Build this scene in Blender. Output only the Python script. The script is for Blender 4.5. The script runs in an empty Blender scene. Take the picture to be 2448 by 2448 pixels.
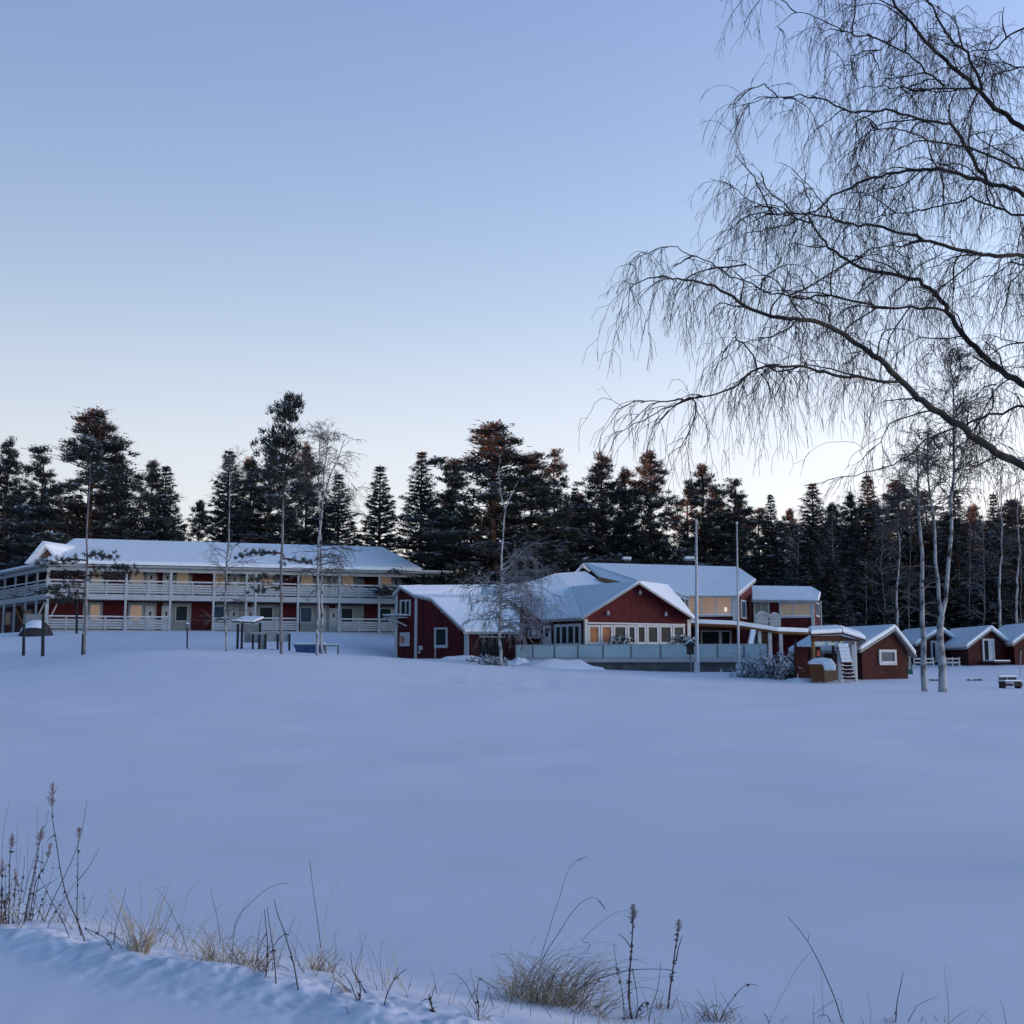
import bpy, math, random
import numpy as np
from mathutils import Vector
R = math.radians
random.seed(7)
SC = bpy.context.scene
COL = SC.collection

# ------------------------------------------------------------------ camera
FOV = 46.0
PITCH = 7.24
EYE = 2.0
cam_d = bpy.data.cameras.new("camera")
cam = bpy.data.objects.new("camera", cam_d)
COL.objects.link(cam)
cam.location = (0, 0, EYE)
cam.rotation_euler = (R(90 + PITCH), 0, 0)
cam_d.sensor_width = 36
cam_d.lens = 18 / math.tan(R(FOV / 2))
cam_d.clip_start = 0.1
cam_d.clip_end = 3000
SC.camera = cam

# ------------------------------------------------------------------ sky, sun, exposure
SUN_EL, SUN_AZ = 5.0, -104.0          # azimuth clockwise from +Y (north): low in the left, a little behind the camera
world = bpy.data.worlds.new("World")
SC.world = world
world.use_nodes = True
nt = world.node_tree
nt.nodes.clear()
wo = nt.nodes.new('ShaderNodeOutputWorld')
bg = nt.nodes.new('ShaderNodeBackground')
sky = nt.nodes.new('ShaderNodeTexSky')
sky.sky_type = 'NISHITA'
sky.sun_disc = False
sky.sun_elevation = R(SUN_EL)
sky.sun_rotation = -R(SUN_AZ)
sky.altitude = 100
sky.air_density = 1.0
sky.dust_density = 0.6
sky.ozone_density = 2.2
# winter white balance: the clear air is tinted by elevation (pale cream at the skyline, periwinkle overhead)
stc = nt.nodes.new('ShaderNodeTexCoord'); sse = nt.nodes.new('ShaderNodeSeparateXYZ'); srm = nt.nodes.new('ShaderNodeValToRGB')
nt.links.new(stc.outputs['Generated'], sse.inputs[0]); nt.links.new(sse.outputs[2], srm.inputs[0])
TINT = [(.0, (1.2, 1.3, 2.7)), (.031, (1.27, 1.22, 2.35)), (.083, (1.78, 1.28, 1.44)), (.134, (2.10, 1.39, 1.38)), (.175, (2.32, 1.48, 1.37)),
        (.226, (2.36, 1.52, 1.37)), (.324, (2.14, 1.50, 1.41)), (.414, (2.03, 1.47, 1.46)), (.50, (1.98, 1.45, 1.54)), (.70, (.95, .88, 1.02)), (1.0, (.60, .66, .80))]
er = srm.color_ramp.elements
while len(er) < len(TINT): er.new(.5)
for e, (p_, c_) in zip(er, TINT):
    e.position = p_; e.color = tuple(v / 3 for v in c_) + (1,)
smx = nt.nodes.new('ShaderNodeVectorMath'); smx.operation = 'MULTIPLY'
ssc = nt.nodes.new('ShaderNodeVectorMath'); ssc.operation = 'SCALE'; ssc.inputs['Scale'].default_value = 3
nt.links.new(sky.outputs[0], smx.inputs[0]); nt.links.new(srm.outputs[0], smx.inputs[1]); # the sky behind the camera is the cold blue-grey one
sby = nt.nodes.new('ShaderNodeMapRange'); sby.inputs['From Min'].default_value = .55; sby.inputs['From Max'].default_value = -.25
nt.links.new(sse.outputs[1], sby.inputs['Value'])
sbm = nt.nodes.new('ShaderNodeMixRGB'); sbm.blend_type = 'MULTIPLY'; sbm.inputs[2].default_value = (.56, .84, 1.04, 1)
nt.links.new(sby.outputs[0], sbm.inputs[0]); nt.links.new(smx.outputs[0], sbm.inputs[1]); nt.links.new(sbm.outputs[0], ssc.inputs[0])
# evens out the brightness between the sun side (left) and the far side
saz = nt.nodes.new('ShaderNodeMath'); saz.operation = 'MULTIPLY_ADD'; saz.inputs[1].default_value = 2.25; saz.inputs[2].default_value = 3.0
smn = nt.nodes.new('ShaderNodeMath'); smn.operation = 'MAXIMUM'; smn.inputs[1].default_value = 1.1
smm = nt.nodes.new('ShaderNodeMath'); smm.operation = 'MINIMUM'; smm.inputs[1].default_value = 4.2
nt.links.new(sse.outputs[0], saz.inputs[0]); nt.links.new(saz.outputs[0], smn.inputs[0]); nt.links.new(smn.outputs[0], smm.inputs[0]); nt.links.new(smm.outputs[0], ssc.inputs['Scale'])
nt.links.new(ssc.outputs[0], bg.inputs[0])
nt.links.new(bg.outputs[0], wo.inputs[0])
bg.inputs[1].default_value = 0.15
sun_d = bpy.data.lights.new("sun", 'SUN')
sun_d.energy = 5.0
sun_d.angle = R(0.5)
sun_d.color = (1.0, 0.34, 0.15)
sun = bpy.data.objects.new("sun", sun_d)
COL.objects.link(sun)
sdir = Vector((math.sin(R(SUN_AZ)) * math.cos(R(SUN_EL)), math.cos(R(SUN_AZ)) * math.cos(R(SUN_EL)), math.sin(R(SUN_EL))))
sun.rotation_euler = sdir.to_track_quat('Z', 'Y').to_euler()
sun.location = (-60, -30, 40)
SC.view_settings.view_transform = 'Standard'
SC.view_settings.look = 'None'
SC.view_settings.gamma = 1
SC.view_settings.exposure = 1.22
SC.cycles.max_bounces = 5
SC.cycles.transparent_max_bounces = 8

# ------------------------------------------------------------------ photo-to-world helpers (positions measured on the 2448 px photo)
FS = 1224 / math.tan(R(FOV / 2))
CP, SP = math.cos(R(PITCH)), math.sin(R(PITCH))
def ray(sx, sy):
    u = (sx - 1224) / FS; v = (1224 - sy) / FS
    return np.array((u, CP - v * SP, SP + v * CP))
def W(sx, sy, Y):
    r = ray(sx, sy)
    return r * (Y / r[1]) + np.array((0, 0, EYE))
def KX(sx):
    return (sx - 1224) / FS / 1.004

# ------------------------------------------------------------------ noise
_rs = np.random.RandomState(3)
_perm = _rs.permutation(4096)
_val = _rs.rand(4096)
def vnoise(x, y):
    x = np.asarray(x, float); y = np.asarray(y, float)
    xi = np.floor(x).astype(int); yi = np.floor(y).astype(int)
    xf = x - xi; yf = y - yi
    xf = xf * xf * (3 - 2 * xf); yf = yf * yf * (3 - 2 * yf)
    def h(a, b): return _val[_perm[(_perm[a & 4095] + b) & 4095]]
    a = h(xi, yi); b = h(xi + 1, yi); c = h(xi, yi + 1); d = h(xi + 1, yi + 1)
    return (a * (1 - xf) + b * xf) * (1 - yf) + (c * (1 - xf) + d * xf) * yf - 0.5
def fbm(x, y, o=3):
    s = 0; a = 1
    for i in range(o):
        s = s + a * vnoise(x * 2 ** i + 17.3 * i, y * 2 ** i + 5.1 * i); a *= .5
    return s

# ------------------------------------------------------------------ terrain height
cps = [(-6, 5, 0), (0, 3, 0), (6, 4, 0), (0, 9, 0), (5, 9, 0), (-6, 10, 0), (-6, 15, .12), (0, 16, .12), (8, 15, .12),
       (-14, 30, .75), (0, 30, .6), (12, 30, .45), (-60, 60, 3), (60, 45, 1.2), (-40, 20, .4), (40, 20, .3), (0, -30, 0),
       (-60, -30, 0), (60, -30, 0), (-70, 150, 5.5), (0, 150, 5.5), (60, 150, 4.5), (60, 110, 3.2), (0, 120, 4.8), (-60, 115, 5.2),
       (90, 170, 5), (-90, 170, 6), (0, 170, 5.8)]
for sx, sy, Y in [(0, 1600, 52), (165, 1568, 56), (440, 1553, 58), (657, 1565, 60), (941, 1571, 66), (30, 1562, 76), (440, 1538, 76), (800, 1540, 80), (0, 1520, 97), (110, 1509, 90), (298, 1509, 91.5), (600, 1511, 94), (905, 1515, 97),
                  (950, 1572, 78), (1117, 1575, 73), (1000, 1583, 69), (1195, 1588, 70), (1420, 1601, 70.0), (1640, 1606, 68.8),
                  (1765, 1608, 68), (1900, 1627, 60), (2050, 1621, 62), (2165, 1622, 62), (2210, 1657, 45), (2255, 1658, 45),
                  (2448, 1652, 47), (2416, 1646, 52), (2360, 1589, 75), (2448, 1590, 75), (2200, 1594, 76), (1640, 1592, 84), (1900, 1570, 90)]:
    p = W(sx, sy, Y); cps.append((p[0], p[1], p[2]))
for sx, Y, z_ in [(60, 61, 1.55), (200, 64, 2.15), (320, 66, 2.60), (470, 67, 2.75), (640, 68, 2.85)]: cps.append((KX(sx) * Y, Y, z_))   # hollow behind the crest
cps = np.array(cps, float)
def _tps(r2): return np.where(r2 > 0, r2 * np.log(r2 + 1e-9), 0) * .5
_n = len(cps)
_K = _tps(((cps[:, None, :2] - cps[None, :, :2]) ** 2).sum(2)) + np.eye(_n) * 2.0
_P = np.c_[np.ones(_n), cps[:, :2]]
_A = np.zeros((_n + 3, _n + 3)); _A[:_n, :_n] = _K; _A[:_n, _n:] = _P; _A[_n:, :_n] = _P.T
_wt = np.linalg.solve(_A, np.r_[cps[:, 2], 0, 0, 0])
def sstep(a, b, x):
    t = np.clip((x - a) / (b - a), 0, 1); return t * t * (3 - 2 * t)
def hgt(x, y, fine=True):
    x = np.atleast_1d(np.asarray(x, float)); y = np.atleast_1d(np.asarray(y, float))
    cx = np.clip(x, -90, 90); cy = np.clip(y, -40, 170)
    z = _wt[_n] + _wt[_n + 1] * cx + _wt[_n + 2] * cy
    for i in range(_n):
        z = z + _wt[i] * _tps((cx - cps[i, 0]) ** 2 + (cy - cps[i, 1]) ** 2)
    # road shoulder with the ploughed ridge, running from the left down to the right
    s = (x + 3.2) * .572 + (y - 7.75) * .82 + .10 * vnoise(x * .9, y * .9) * 2
    near = 1 - sstep(14, 25, np.hypot(x, y))
    z = z + near * (.36 * (1 - sstep(.1, 1.9, s)))
    near = near * (1 - .85 * sstep(-.7, .5, x))
    lump = np.clip(.5 + 1.5 * fbm(x * 3.1, y * 3.1, 2), 0, 1.4)
    z = z + near * np.exp(-((s + .05) / .20) ** 2) * (.03 + .045 * lump)
    rough = near * np.exp(-((s - .02) / .34) ** 2)
    if fine:
        z = z + rough * (.034 * fbm(x * 5, y * 5, 3) + .022 * np.abs(vnoise(x * 14, y * 14)) + .020 * fbm(x * 31 + 3, y * 31, 2))
        z = z + near * .008 * fbm(x * 2.5, y * 2.5, 2) * (s < -.2)
    z = z + .05 * fbm(x * .22, y * .22, 3) * sstep(8, 20, y)
    # tussock bumps under the snow along the shoulder
    z = z + near * .05 * np.clip(fbm(x * 1.7 + 9, y * 1.7, 2), 0, 1) * np.exp(-((s - .7) / .5) ** 2)
    # slightly sunken patch on the field
    q = ((x + 1.2) / 5.5) ** 2 + ((y - 45) / 5.0) ** 2
    z = z - .15 * np.exp(-q * 1.5) * (.6 + .8 * np.abs(vnoise(x * .8, y * .5)))
    return z
def h1(x, y): return float(hgt(x, y)[0])
def G(sx, sy, y0=3, y1=120):
    """point where the view through a photo pixel meets the ground"""
    Y = np.geomspace(y0, y1, 600)
    r = ray(sx, sy) / ray(sx, sy)[1]
    X = r[0] * Y; Z = EYE + r[2] * Y
    d = Z - hgt(X, Y)
    k = np.where(d < 0)[0]
    k = k[0] if len(k) else len(Y) - 1
    return np.array((X[k], Y[k], float(hgt(X[k], Y[k])[0])))

# ------------------------------------------------------------------ materials
def mat(name, col, rough=.8, spec=.3, noise=None, bump=None, emis=None, metallic=0, alpha=None, trans=0, col2=None, nscale=8, vary=.25, coord='Object', stretch=None):
    m = bpy.data.materials.new(name); m.use_nodes = True
    t = m.node_tree; b = t.nodes['Principled BSDF']
    b.inputs['Base Color'].default_value = (*col, 1)
    b.inputs['Roughness'].default_value = rough
    b.inputs['Specular IOR Level'].default_value = spec
    b.inputs['Metallic'].default_value = metallic
    if trans: b.inputs['Transmission Weight'].default_value = trans
    if emis:
        b.inputs['Emission Color'].default_value = (*emis[:3], 1); b.inputs['Emission Strength'].default_value = emis[3]
    tc = t.nodes.new('ShaderNodeTexCoord'); src = tc.outputs[coord]
    if stretch:
        mp = t.nodes.new('ShaderNodeMapping'); mp.inputs['Scale'].default_value = stretch
        t.links.new(src, mp.inputs[0]); src = mp.outputs[0]
    if noise is not False:
        n = t.nodes.new('ShaderNodeTexNoise'); n.inputs['Scale'].default_value = nscale; n.inputs['Detail'].default_value = 4
        t.links.new(src, n.inputs['Vector'])
        r = t.nodes.new('ShaderNodeValToRGB')
        c2 = col2 or tuple(c * (1 - vary) for c in col)
        c1 = tuple(min(1, c * (1 + vary * .6)) for c in col)
        r.color_ramp.elements[0].position = .35; r.color_ramp.elements[1].position = .65
        r.color_ramp.elements[0].color = (*c2, 1); r.color_ramp.elements[1].color = (*c1, 1)
        t.links.new(n.outputs[0], r.inputs[0]); t.links.new(r.outputs[0], b.inputs['Base Color'])
    if bump:
        n2 = t.nodes.new('ShaderNodeTexNoise'); n2.inputs['Scale'].default_value = bump[0]; n2.inputs['Detail'].default_value = 5
        t.links.new(src, n2.inputs['Vector'])
        bp = t.nodes.new('ShaderNodeBump'); bp.inputs['Strength'].default_value = bump[1]; bp.inputs['Distance'].default_value = bump[2]
        t.links.new(n2.outputs[0], bp.inputs['Height']); t.links.new(bp.outputs[0], b.inputs['Normal'])
    return m
def boards(name, col, pitch=.16, rough=.75, vary=.3, axis='X', seam=.55):
    """vertical painted boards: darker seams at a fixed pitch along the wall"""
    m = mat(name, col, rough, .25, nscale=3, vary=vary)
    t = m.node_tree; b = t.nodes['Principled BSDF']
    old = b.inputs['Base Color'].links[0].from_socket
    tc = t.nodes.new('ShaderNodeTexCoord'); sp = t.nodes.new('ShaderNodeSeparateXYZ')
    t.links.new(tc.outputs['Object'], sp.inputs[0])
    if axis == 'X':
        ad = t.nodes.new('ShaderNodeMath'); ad.operation = 'ADD'
        t.links.new(sp.outputs[0], ad.inputs[0]); t.links.new(sp.outputs[1], ad.inputs[1]); s = ad.outputs[0]
    else: s = sp.outputs[2]
    md = t.nodes.new('ShaderNodeMath'); md.operation = 'PINGPONG'; md.inputs[1].default_value = pitch
    t.links.new(s, md.inputs[0])
    r = t.nodes.new('ShaderNodeValToRGB'); r.color_ramp.elements[0].color = (seam, seam, seam, 1); r.color_ramp.elements[1].position = .22
    dv = t.nodes.new('ShaderNodeMath'); dv.operation = 'DIVIDE'; dv.inputs[1].default_value = pitch
    t.links.new(md.outputs[0], dv.inputs[0]); t.links.new(dv.outputs[0], r.inputs[0])
    mx = t.nodes.new('ShaderNodeMixRGB'); mx.blend_type = 'MULTIPLY'; mx.inputs[0].default_value = 1
    t.links.new(old, mx.inputs[1]); t.links.new(r.outputs[0], mx.inputs[2]); t.links.new(mx.outputs[0], b.inputs['Base Color'])
    return m
def birch_bark(name, light, dark, sc, thr=.52):
    m = mat(name, light, .85, .2, noise=False)
    t = m.node_tree; b = t.nodes['Principled BSDF']; tc = t.nodes.new('ShaderNodeTexCoord')
    mp = t.nodes.new('ShaderNodeMapping'); mp.inputs['Scale'].default_value = (1, 1, .8)
    n = t.nodes.new('ShaderNodeTexNoise'); n.inputs['Scale'].default_value = sc; n.inputs['Detail'].default_value = 5
    t.links.new(tc.outputs['Object'], mp.inputs[0]); t.links.new(mp.outputs[0], n.inputs['Vector'])
    r = t.nodes.new('ShaderNodeValToRGB'); r.color_ramp.elements[0].color = (*light, 1); r.color_ramp.elements[1].color = (*dark, 1)
    r.color_ramp.elements[0].position = thr - .05; r.color_ramp.elements[1].position = thr + .1
    t.links.new(n.outputs[0], r.inputs[0]); t.links.new(r.outputs[0], b.inputs['Base Color'])
    return m
M = {}
M['snow_ground'] = mat('snow_ground', (.815, .80, .84), .75, .25, nscale=.35, vary=.035, bump=(2.2, .10, .05))
M['snow'] = mat('snow', (.84, .85, .87), .8, .2, nscale=1.5, vary=.03, bump=(3, .4, .06))
M['snow_dust'] = mat('snow_dust', (.66, .69, .71), .85, .15, nscale=3, vary=.2)
M['snow_clod'] = mat('snow_clod', (.86, .87, .88), .8, .2, nscale=12, vary=.05)
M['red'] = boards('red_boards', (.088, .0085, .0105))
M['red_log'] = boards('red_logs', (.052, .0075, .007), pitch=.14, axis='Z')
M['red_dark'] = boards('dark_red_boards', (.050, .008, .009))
M['white'] = mat('white_paint', (.50, .50, .50), .6, .35, nscale=4, vary=.08)
M['offwhite'] = boards('offwhite_boards', (.30, .29, .27), pitch=.14, vary=.1, seam=.75)
M['rail'] = mat('railing_paint', (.43, .43, .43), .65, .3, nscale=3, vary=.12)
M['fascia'] = mat('fascia_paint', (.30, .30, .29), .7, .3, nscale=3, vary=.15)
M['darkroom'] = mat('dark_interior', (.02, .02, .022), .9, .1, noise=False)  # flat near-black colour, painted in for the shade inside openings
M['wood'] = mat('bare_wood', (.17, .070, .026), .75, .25, nscale=3, vary=.3, stretch=(1, 1, 8))
M['woodlight'] = mat('pale_wood', (.25, .14, .065), .75, .25, nscale=3, vary=.2)
M['brownwood'] = mat('dark_brown_wood', (.075, .030, .016), .8, .2, nscale=4, vary=.3)
M['darkwood'] = mat('dark_wood', (.05, .045, .045), .85, .2, nscale=6, vary=.3)
M['concrete'] = mat('concrete', (.15, .145, .145), .9, .2, nscale=2, vary=.3, bump=(8, .4, .03))
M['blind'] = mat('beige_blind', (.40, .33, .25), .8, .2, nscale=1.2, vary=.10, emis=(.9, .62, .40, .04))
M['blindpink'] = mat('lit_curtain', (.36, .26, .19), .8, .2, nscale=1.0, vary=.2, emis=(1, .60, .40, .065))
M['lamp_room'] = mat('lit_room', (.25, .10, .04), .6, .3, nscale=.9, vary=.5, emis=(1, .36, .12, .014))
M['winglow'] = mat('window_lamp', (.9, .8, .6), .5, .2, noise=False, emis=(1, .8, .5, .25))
def glass(name, col, rough=.3, spec=.12):
    return mat(name, col, rough, spec, nscale=.8, vary=.3)
M['glass'] = glass('dark_glass', (.012, .016, .022))
M['glassgreen'] = glass('greenish_glass', (.016, .028, .030))
M['glassblue'] = glass('bluish_glass', (.05, .075, .11))
M['greyglass'] = mat('frosted_glass', (.42, .51, .52), .35, .3, nscale=.5, vary=.10)
M['steel'] = mat('grey_steel', (.16, .18, .20), .5, .5, noise=False)
M['black'] = mat('black_paint', (.015, .015, .018), .6, .3, noise=False)
M['blue'] = mat('blue_plastic', (.02, .06, .17), .5, .4, nscale=3, vary=.2)
M['green'] = mat('green_paint', (.02, .07, .06), .6, .3, nscale=3, vary=.2)
M['poster'] = mat('poster_red', (.50, .14, .10), .7, .2, nscale=9, vary=.4)
M['tarp'] = mat('grey_panel', (.36, .35, .35), .8, .2, nscale=1.5, vary=.2)
M['pine'] = mat('pine_needles', (.046, .047, .042), .8, .2, nscale=.6, vary=.45)
M['spruce'] = mat('spruce_needles', (.038, .042, .042), .8, .2, nscale=.6, vary=.45)
M['bark'] = mat('pine_bark', (.14, .075, .05), .9, .1, nscale=3, vary=.4)
M['birch'] = birch_bark('birch_bark', (.36, .36, .36), (.06, .055, .055), 3.0, .54)
M['barkgrey'] = mat('frosted_pine_bark', (.21, .19, .19), .9, .1, nscale=2.5, vary=.5)
M['birchdark'] = mat('dark_birch_bark', (.055, .046, .036), .9, .2, nscale=5, vary=.4, col2=(.025, .022, .02), bump=(18, .6, .01))
M['twig'] = mat('birch_twigs', (.055, .040, .038), .85, .15, nscale=4, vary=.3)
M['twigfar'] = mat('far_birch_twigs', (.10, .085, .085), .85, .15, nscale=2, vary=.3)
M['twigfrost'] = mat('frosted_twigs', (.22, .22, .24), .85, .15, nscale=2, vary=.5)
M['stalk'] = mat('dead_stalk', (.050, .036, .032), .8, .2, nscale=20, vary=.3)
M['straw'] = mat('dry_straw', (.50, .40, .26), .8, .2, nscale=12, vary=.4)
M['strawgrey'] = mat('grey_straw', (.20, .165, .14), .8, .2, nscale=12, vary=.4)
M['plume'] = mat('faded_flower_plume', (.36, .31, .33), .9, .1, nscale=20, vary=.3)
M['sunblock'] = mat('sun_block_cover', (.03, .035, .03), .95, .05, nscale=.1, vary=.4)  # dark cover of the added sun-blocking ridge

# ------------------------------------------------------------------ mesh builder
class MB:
    def __init__(s): s.v = []; s.f = []; s.m = []; s.n = 0; s.arr = []
    def add(s, vs, fs, m=0):
        o = s.n; s.v.extend([tuple(map(float, p)) for p in vs]); s.n += len(vs)
        for f in fs: s.f.append(tuple(i + o for i in f)); s.m.append(m)
    def prism(s, pts, vec, m=0):
        pts = [np.array(p, float) for p in pts]; vec = np.array(vec, float); n = len(pts)
        vs = pts + [p + vec for p in pts]
        fs = [tuple(range(n)), tuple(range(2 * n - 1, n - 1, -1))] + [(i, i + n, (i + 1) % n + n, (i + 1) % n) for i in range(n)]
        s.add(vs, fs, m)
    def tris_prism(s, polys, vec, m=0):
        """a folded sheet given as several polygons sharing corners, thickened together"""
        for p in polys: s.prism(p, vec, m)
    def box(s, a, b, m=0):
        x0, y0, z0 = a; x1, y1, z1 = b
        s.prism([(x0, y0, z0), (x1, y0, z0), (x1, y1, z0), (x0, y1, z0)], (0, 0, z1 - z0), m)
    def tube(s, pts, rad, k=5, m=0, cap=True):
        pts = np.asarray(pts, float); n = len(pts)
        rad = np.full(n, rad) if np.isscalar(rad) else np.asarray(rad, float)
        t = np.gradient(pts, axis=0); t /= np.linalg.norm(t, axis=1)[:, None] + 1e-9
        ref = np.array((0.31, .95, 0.05)) if abs(t[0][2]) > .8 else np.array((0.02, .01, 1.0))
        a = np.cross(t, ref); a /= np.linalg.norm(a, axis=1)[:, None] + 1e-9
        b = np.cross(t, a)
        ang = np.arange(k) * 2 * math.pi / k
        ring = pts[:, None, :] + rad[:, None, None] * (np.cos(ang)[None, :, None] * a[:, None, :] + np.sin(ang)[None, :, None] * b[:, None, :])
        vs = ring.reshape(-1, 3); o = s.n
        s.v.extend(map(tuple, vs.tolist())); s.n += n * k
        for i in range(n - 1):
            for j in range(k):
                j2 = (j + 1) % k
                s.f.append((o + i * k + j, o + i * k + j2, o + (i + 1) * k + j2, o + (i + 1) * k + j)); s.m.append(m)
        if cap and k > 2:
            s.f.append(tuple(o + j for j in range(k))); s.m.append(m)
            s.f.append(tuple(o + (n - 1) * k + k - 1 - j for j in range(k))); s.m.append(m)
    def tris(s, c, d, L, wd, m=0, updir=None):
        """many slender leaf-like triangles: bases c, directions d, lengths L, widths wd"""
        c = np.asarray(c); d = np.asarray(d); d = d / (np.linalg.norm(d, axis=1)[:, None] + 1e-9)
        r = np.random.RandomState(s.n % 9973 + 1).normal(size=d.shape)
        if updir is not None: r = np.cross(d, np.array(updir)[None, :]) + r * .25
        sd = r - (r * d).sum(1)[:, None] * d; sd /= np.linalg.norm(sd, axis=1)[:, None] + 1e-9
        L = np.asarray(L).reshape(-1, 1) * np.ones((len(c), 1)); wd = np.asarray(wd).reshape(-1, 1) * np.ones((len(c), 1))
        V = np.stack([c - sd * wd * .5 , c + sd * wd * .5, c + d * L], 1).reshape(-1, 3)
        s.arr.append((V, m))
    def build(s, name, mats, parent=None, origin=(0, 0, 0), smooth=False):
        if not isinstance(mats, (list, tuple)): mats = [mats]
        me = bpy.data.meshes.new(name)
        o = np.array(origin, float)
        if s.arr:
            V = [np.array(s.v, float).reshape(-1, 3)] + [a for a, _ in s.arr]; nb = s.n
            ls = [len(f) for f in s.f]; loops = [i for f in s.f for i in f]; mi = list(s.m)
            base = nb
            lt = [np.array(ls, int)]; lp = [np.array(loops, int)]; mm = [np.array(mi, int)]
            for a, m in s.arr:
                n = len(a) // 3; lt.append(np.full(n, 3)); lp.append(np.arange(base, base + 3 * n)); mm.append(np.full(n, m)); base += 3 * n
            V = np.concatenate(V) - o; lt = np.concatenate(lt).astype(int); lp = np.concatenate(lp).astype(int); mm = np.concatenate(mm).astype(int)
            me.vertices.add(len(V)); me.vertices.foreach_set('co', V.astype(np.float32).ravel())
            me.loops.add(len(lp)); me.loops.foreach_set('vertex_index', lp.astype(np.int32))
            me.polygons.add(len(lt)); st = np.r_[0, np.cumsum(lt)[:-1]]
            me.polygons.foreach_set('loop_start', st.astype(np.int32)); me.polygons.foreach_set('loop_total', lt.astype(np.int32))
            me.polygons.foreach_set('material_index', mm.astype(np.int32))
            me.update(calc_edges=True); me.validate()
        else:
            me.from_pydata([tuple(np.array(v) - o) for v in s.v], [], s.f)
            me.polygons.foreach_set('material_index', s.m); me.update()
        if smooth: me.polygons.foreach_set('use_smooth', [True] * len(me.polygons))
        for m in mats: me.materials.append(M[m] if isinstance(m, str) else m)
        ob = bpy.data.objects.new(name, me); COL.objects.link(ob)
        if parent is not None: ob.parent = parent
        return ob
class Thing:
    """an Empty at a thing's base; part() hangs a mesh (given in world coordinates) under it"""
    def __init__(s, name, label, cat, loc, group=None):
        s.loc = np.array(loc, float)
        s.o = bpy.data.objects.new(name, None); COL.objects.link(s.o); s.o.location = tuple(s.loc); s.o.empty_display_size = .3
        s.o['label'] = label; s.o['category'] = cat
        if group: s.o['group'] = group
    def part(s, name, mb, mats, parent=None, smooth=False, label=None):
        p = mb.build(name, mats, parent or s.o, s.loc, smooth)
        if label: p['label'] = label
        if name in ('roof_snow', 'west_roof_snow', 'middle_roof_snow', 'front_gable_roof_snow', 'back_roof_snow', 'upper_roof_snow', 'right_roof_snow', 'wing_roof_snow', 'snow_cap', 'gallery_roof_snow', 'chimney_snow', 'doorstep_snow'):
            bv = p.modifiers.new('soft_edge', 'BEVEL'); bv.width = .085; bv.segments = 3; bv.limit_method = 'ANGLE'; bv.angle_limit = R(50)
        return p
def single(name, label, cat, mb, mats, loc, group=None, smooth=False):
    o = mb.build(name, mats, None, loc, smooth); o.location = tuple(map(float, loc)); o['label'] = label; o['category'] = cat
    if group: o['group'] = group
    return o
def structure(name, mb, mats, smooth=False):
    o = mb.build(name, mats, None, (0, 0, 0), smooth); o['kind'] = 'structure'; return o

# ------------------------------------------------------------------ ground: one polar sheet around the camera, out to the horizon
def ground():
    th = np.r_[np.arange(-180, -34, 4.0), np.arange(-34, 34, .17), np.arange(34, 180, 4.0)]
    rr = [.4]
    while rr[-1] < 2500:
        r = rr[-1]
        rr.append(r + (.2 if r < 4.6 else .022 if r < 8.6 else r * .006 if r < 12 else r * .012 if r < 130 else r * .08))
    rr = np.array(rr); nt_, nr = len(th), len(rr)
    T, Q = np.meshgrid(np.radians(th), rr)
    X = Q * np.sin(T); Y = Q * np.cos(T); Z = hgt(X.ravel(), Y.ravel())
    V = np.c_[X.ravel(), Y.ravel(), Z]
    V = np.vstack([V, [[0, 0, float(hgt(0, 0)[0])]]])
    i, j = np.meshgrid(np.arange(nr - 1), np.arange(nt_), indexing='ij')
    j2 = (j + 1) % nt_
    F = np.stack([i * nt_ + j, i * nt_ + j2, (i + 1) * nt_ + j2, (i + 1) * nt_ + j], -1).reshape(-1, 4)
    me = bpy.data.meshes.new('snow_ground')
    c = len(V) - 1
    T3 = np.array([(c, (k + 1) % nt_, k) for k in range(nt_)])
    lp = np.r_[F[:, ::-1].ravel(), T3[:, ::-1].ravel()]; lt = np.r_[np.full(len(F), 4), np.full(len(T3), 3)]
    me.vertices.add(len(V)); me.vertices.foreach_set('co', V.astype(np.float32).ravel())
    me.loops.add(len(lp)); me.loops.foreach_set('vertex_index', lp.astype(np.int32))
    me.polygons.add(len(lt)); me.polygons.foreach_set('loop_start', np.r_[0, np.cumsum(lt)[:-1]].astype(np.int32)); me.polygons.foreach_set('loop_total', lt.astype(np.int32))
    me.polygons.foreach_set('use_smooth', [True] * len(lt))
    me.update(calc_edges=True); me.validate()
    me.materials.append(M['snow_ground'])
    o = bpy.data.objects.new('snow_ground', me); COL.objects.link(o); o['kind'] = 'structure'
ground()

# unseen ridge added on the left, outside the picture, to block the sun: the low sun clears it only above the treetops
def ridge():
    mb = MB(); n = 90
    ys = np.linspace(-260, 150, n); prof = []
    for k, y in enumerate(ys):
        x = -150 - 10 * math.sin(y * .02)
        top = RIDGE_TOP + 3.0 * float(vnoise(y * .05, 2.2)) + 5 * abs(float(vnoise(y * .45, 7.7)))
        if y > 110: top -= (y - 110) * .35
        prof.append([(x + 40, y, -2), (x + 14, y, top * .55), (x, y, top), (x - 20, y, top * .6), (x - 70, y, -2)])
    vs = [p for q in prof for p in q]; fs = []
    for k in range(n - 1):
        for j in range(4): fs.append((k * 5 + j, k * 5 + j + 1, k * 5 + j + 6, k * 5 + j + 5))
    mb.add(vs, fs); structure('sun_block_ridge', mb, 'sunblock')
RIDGE_TOP = 32.7
ridge()

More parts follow.
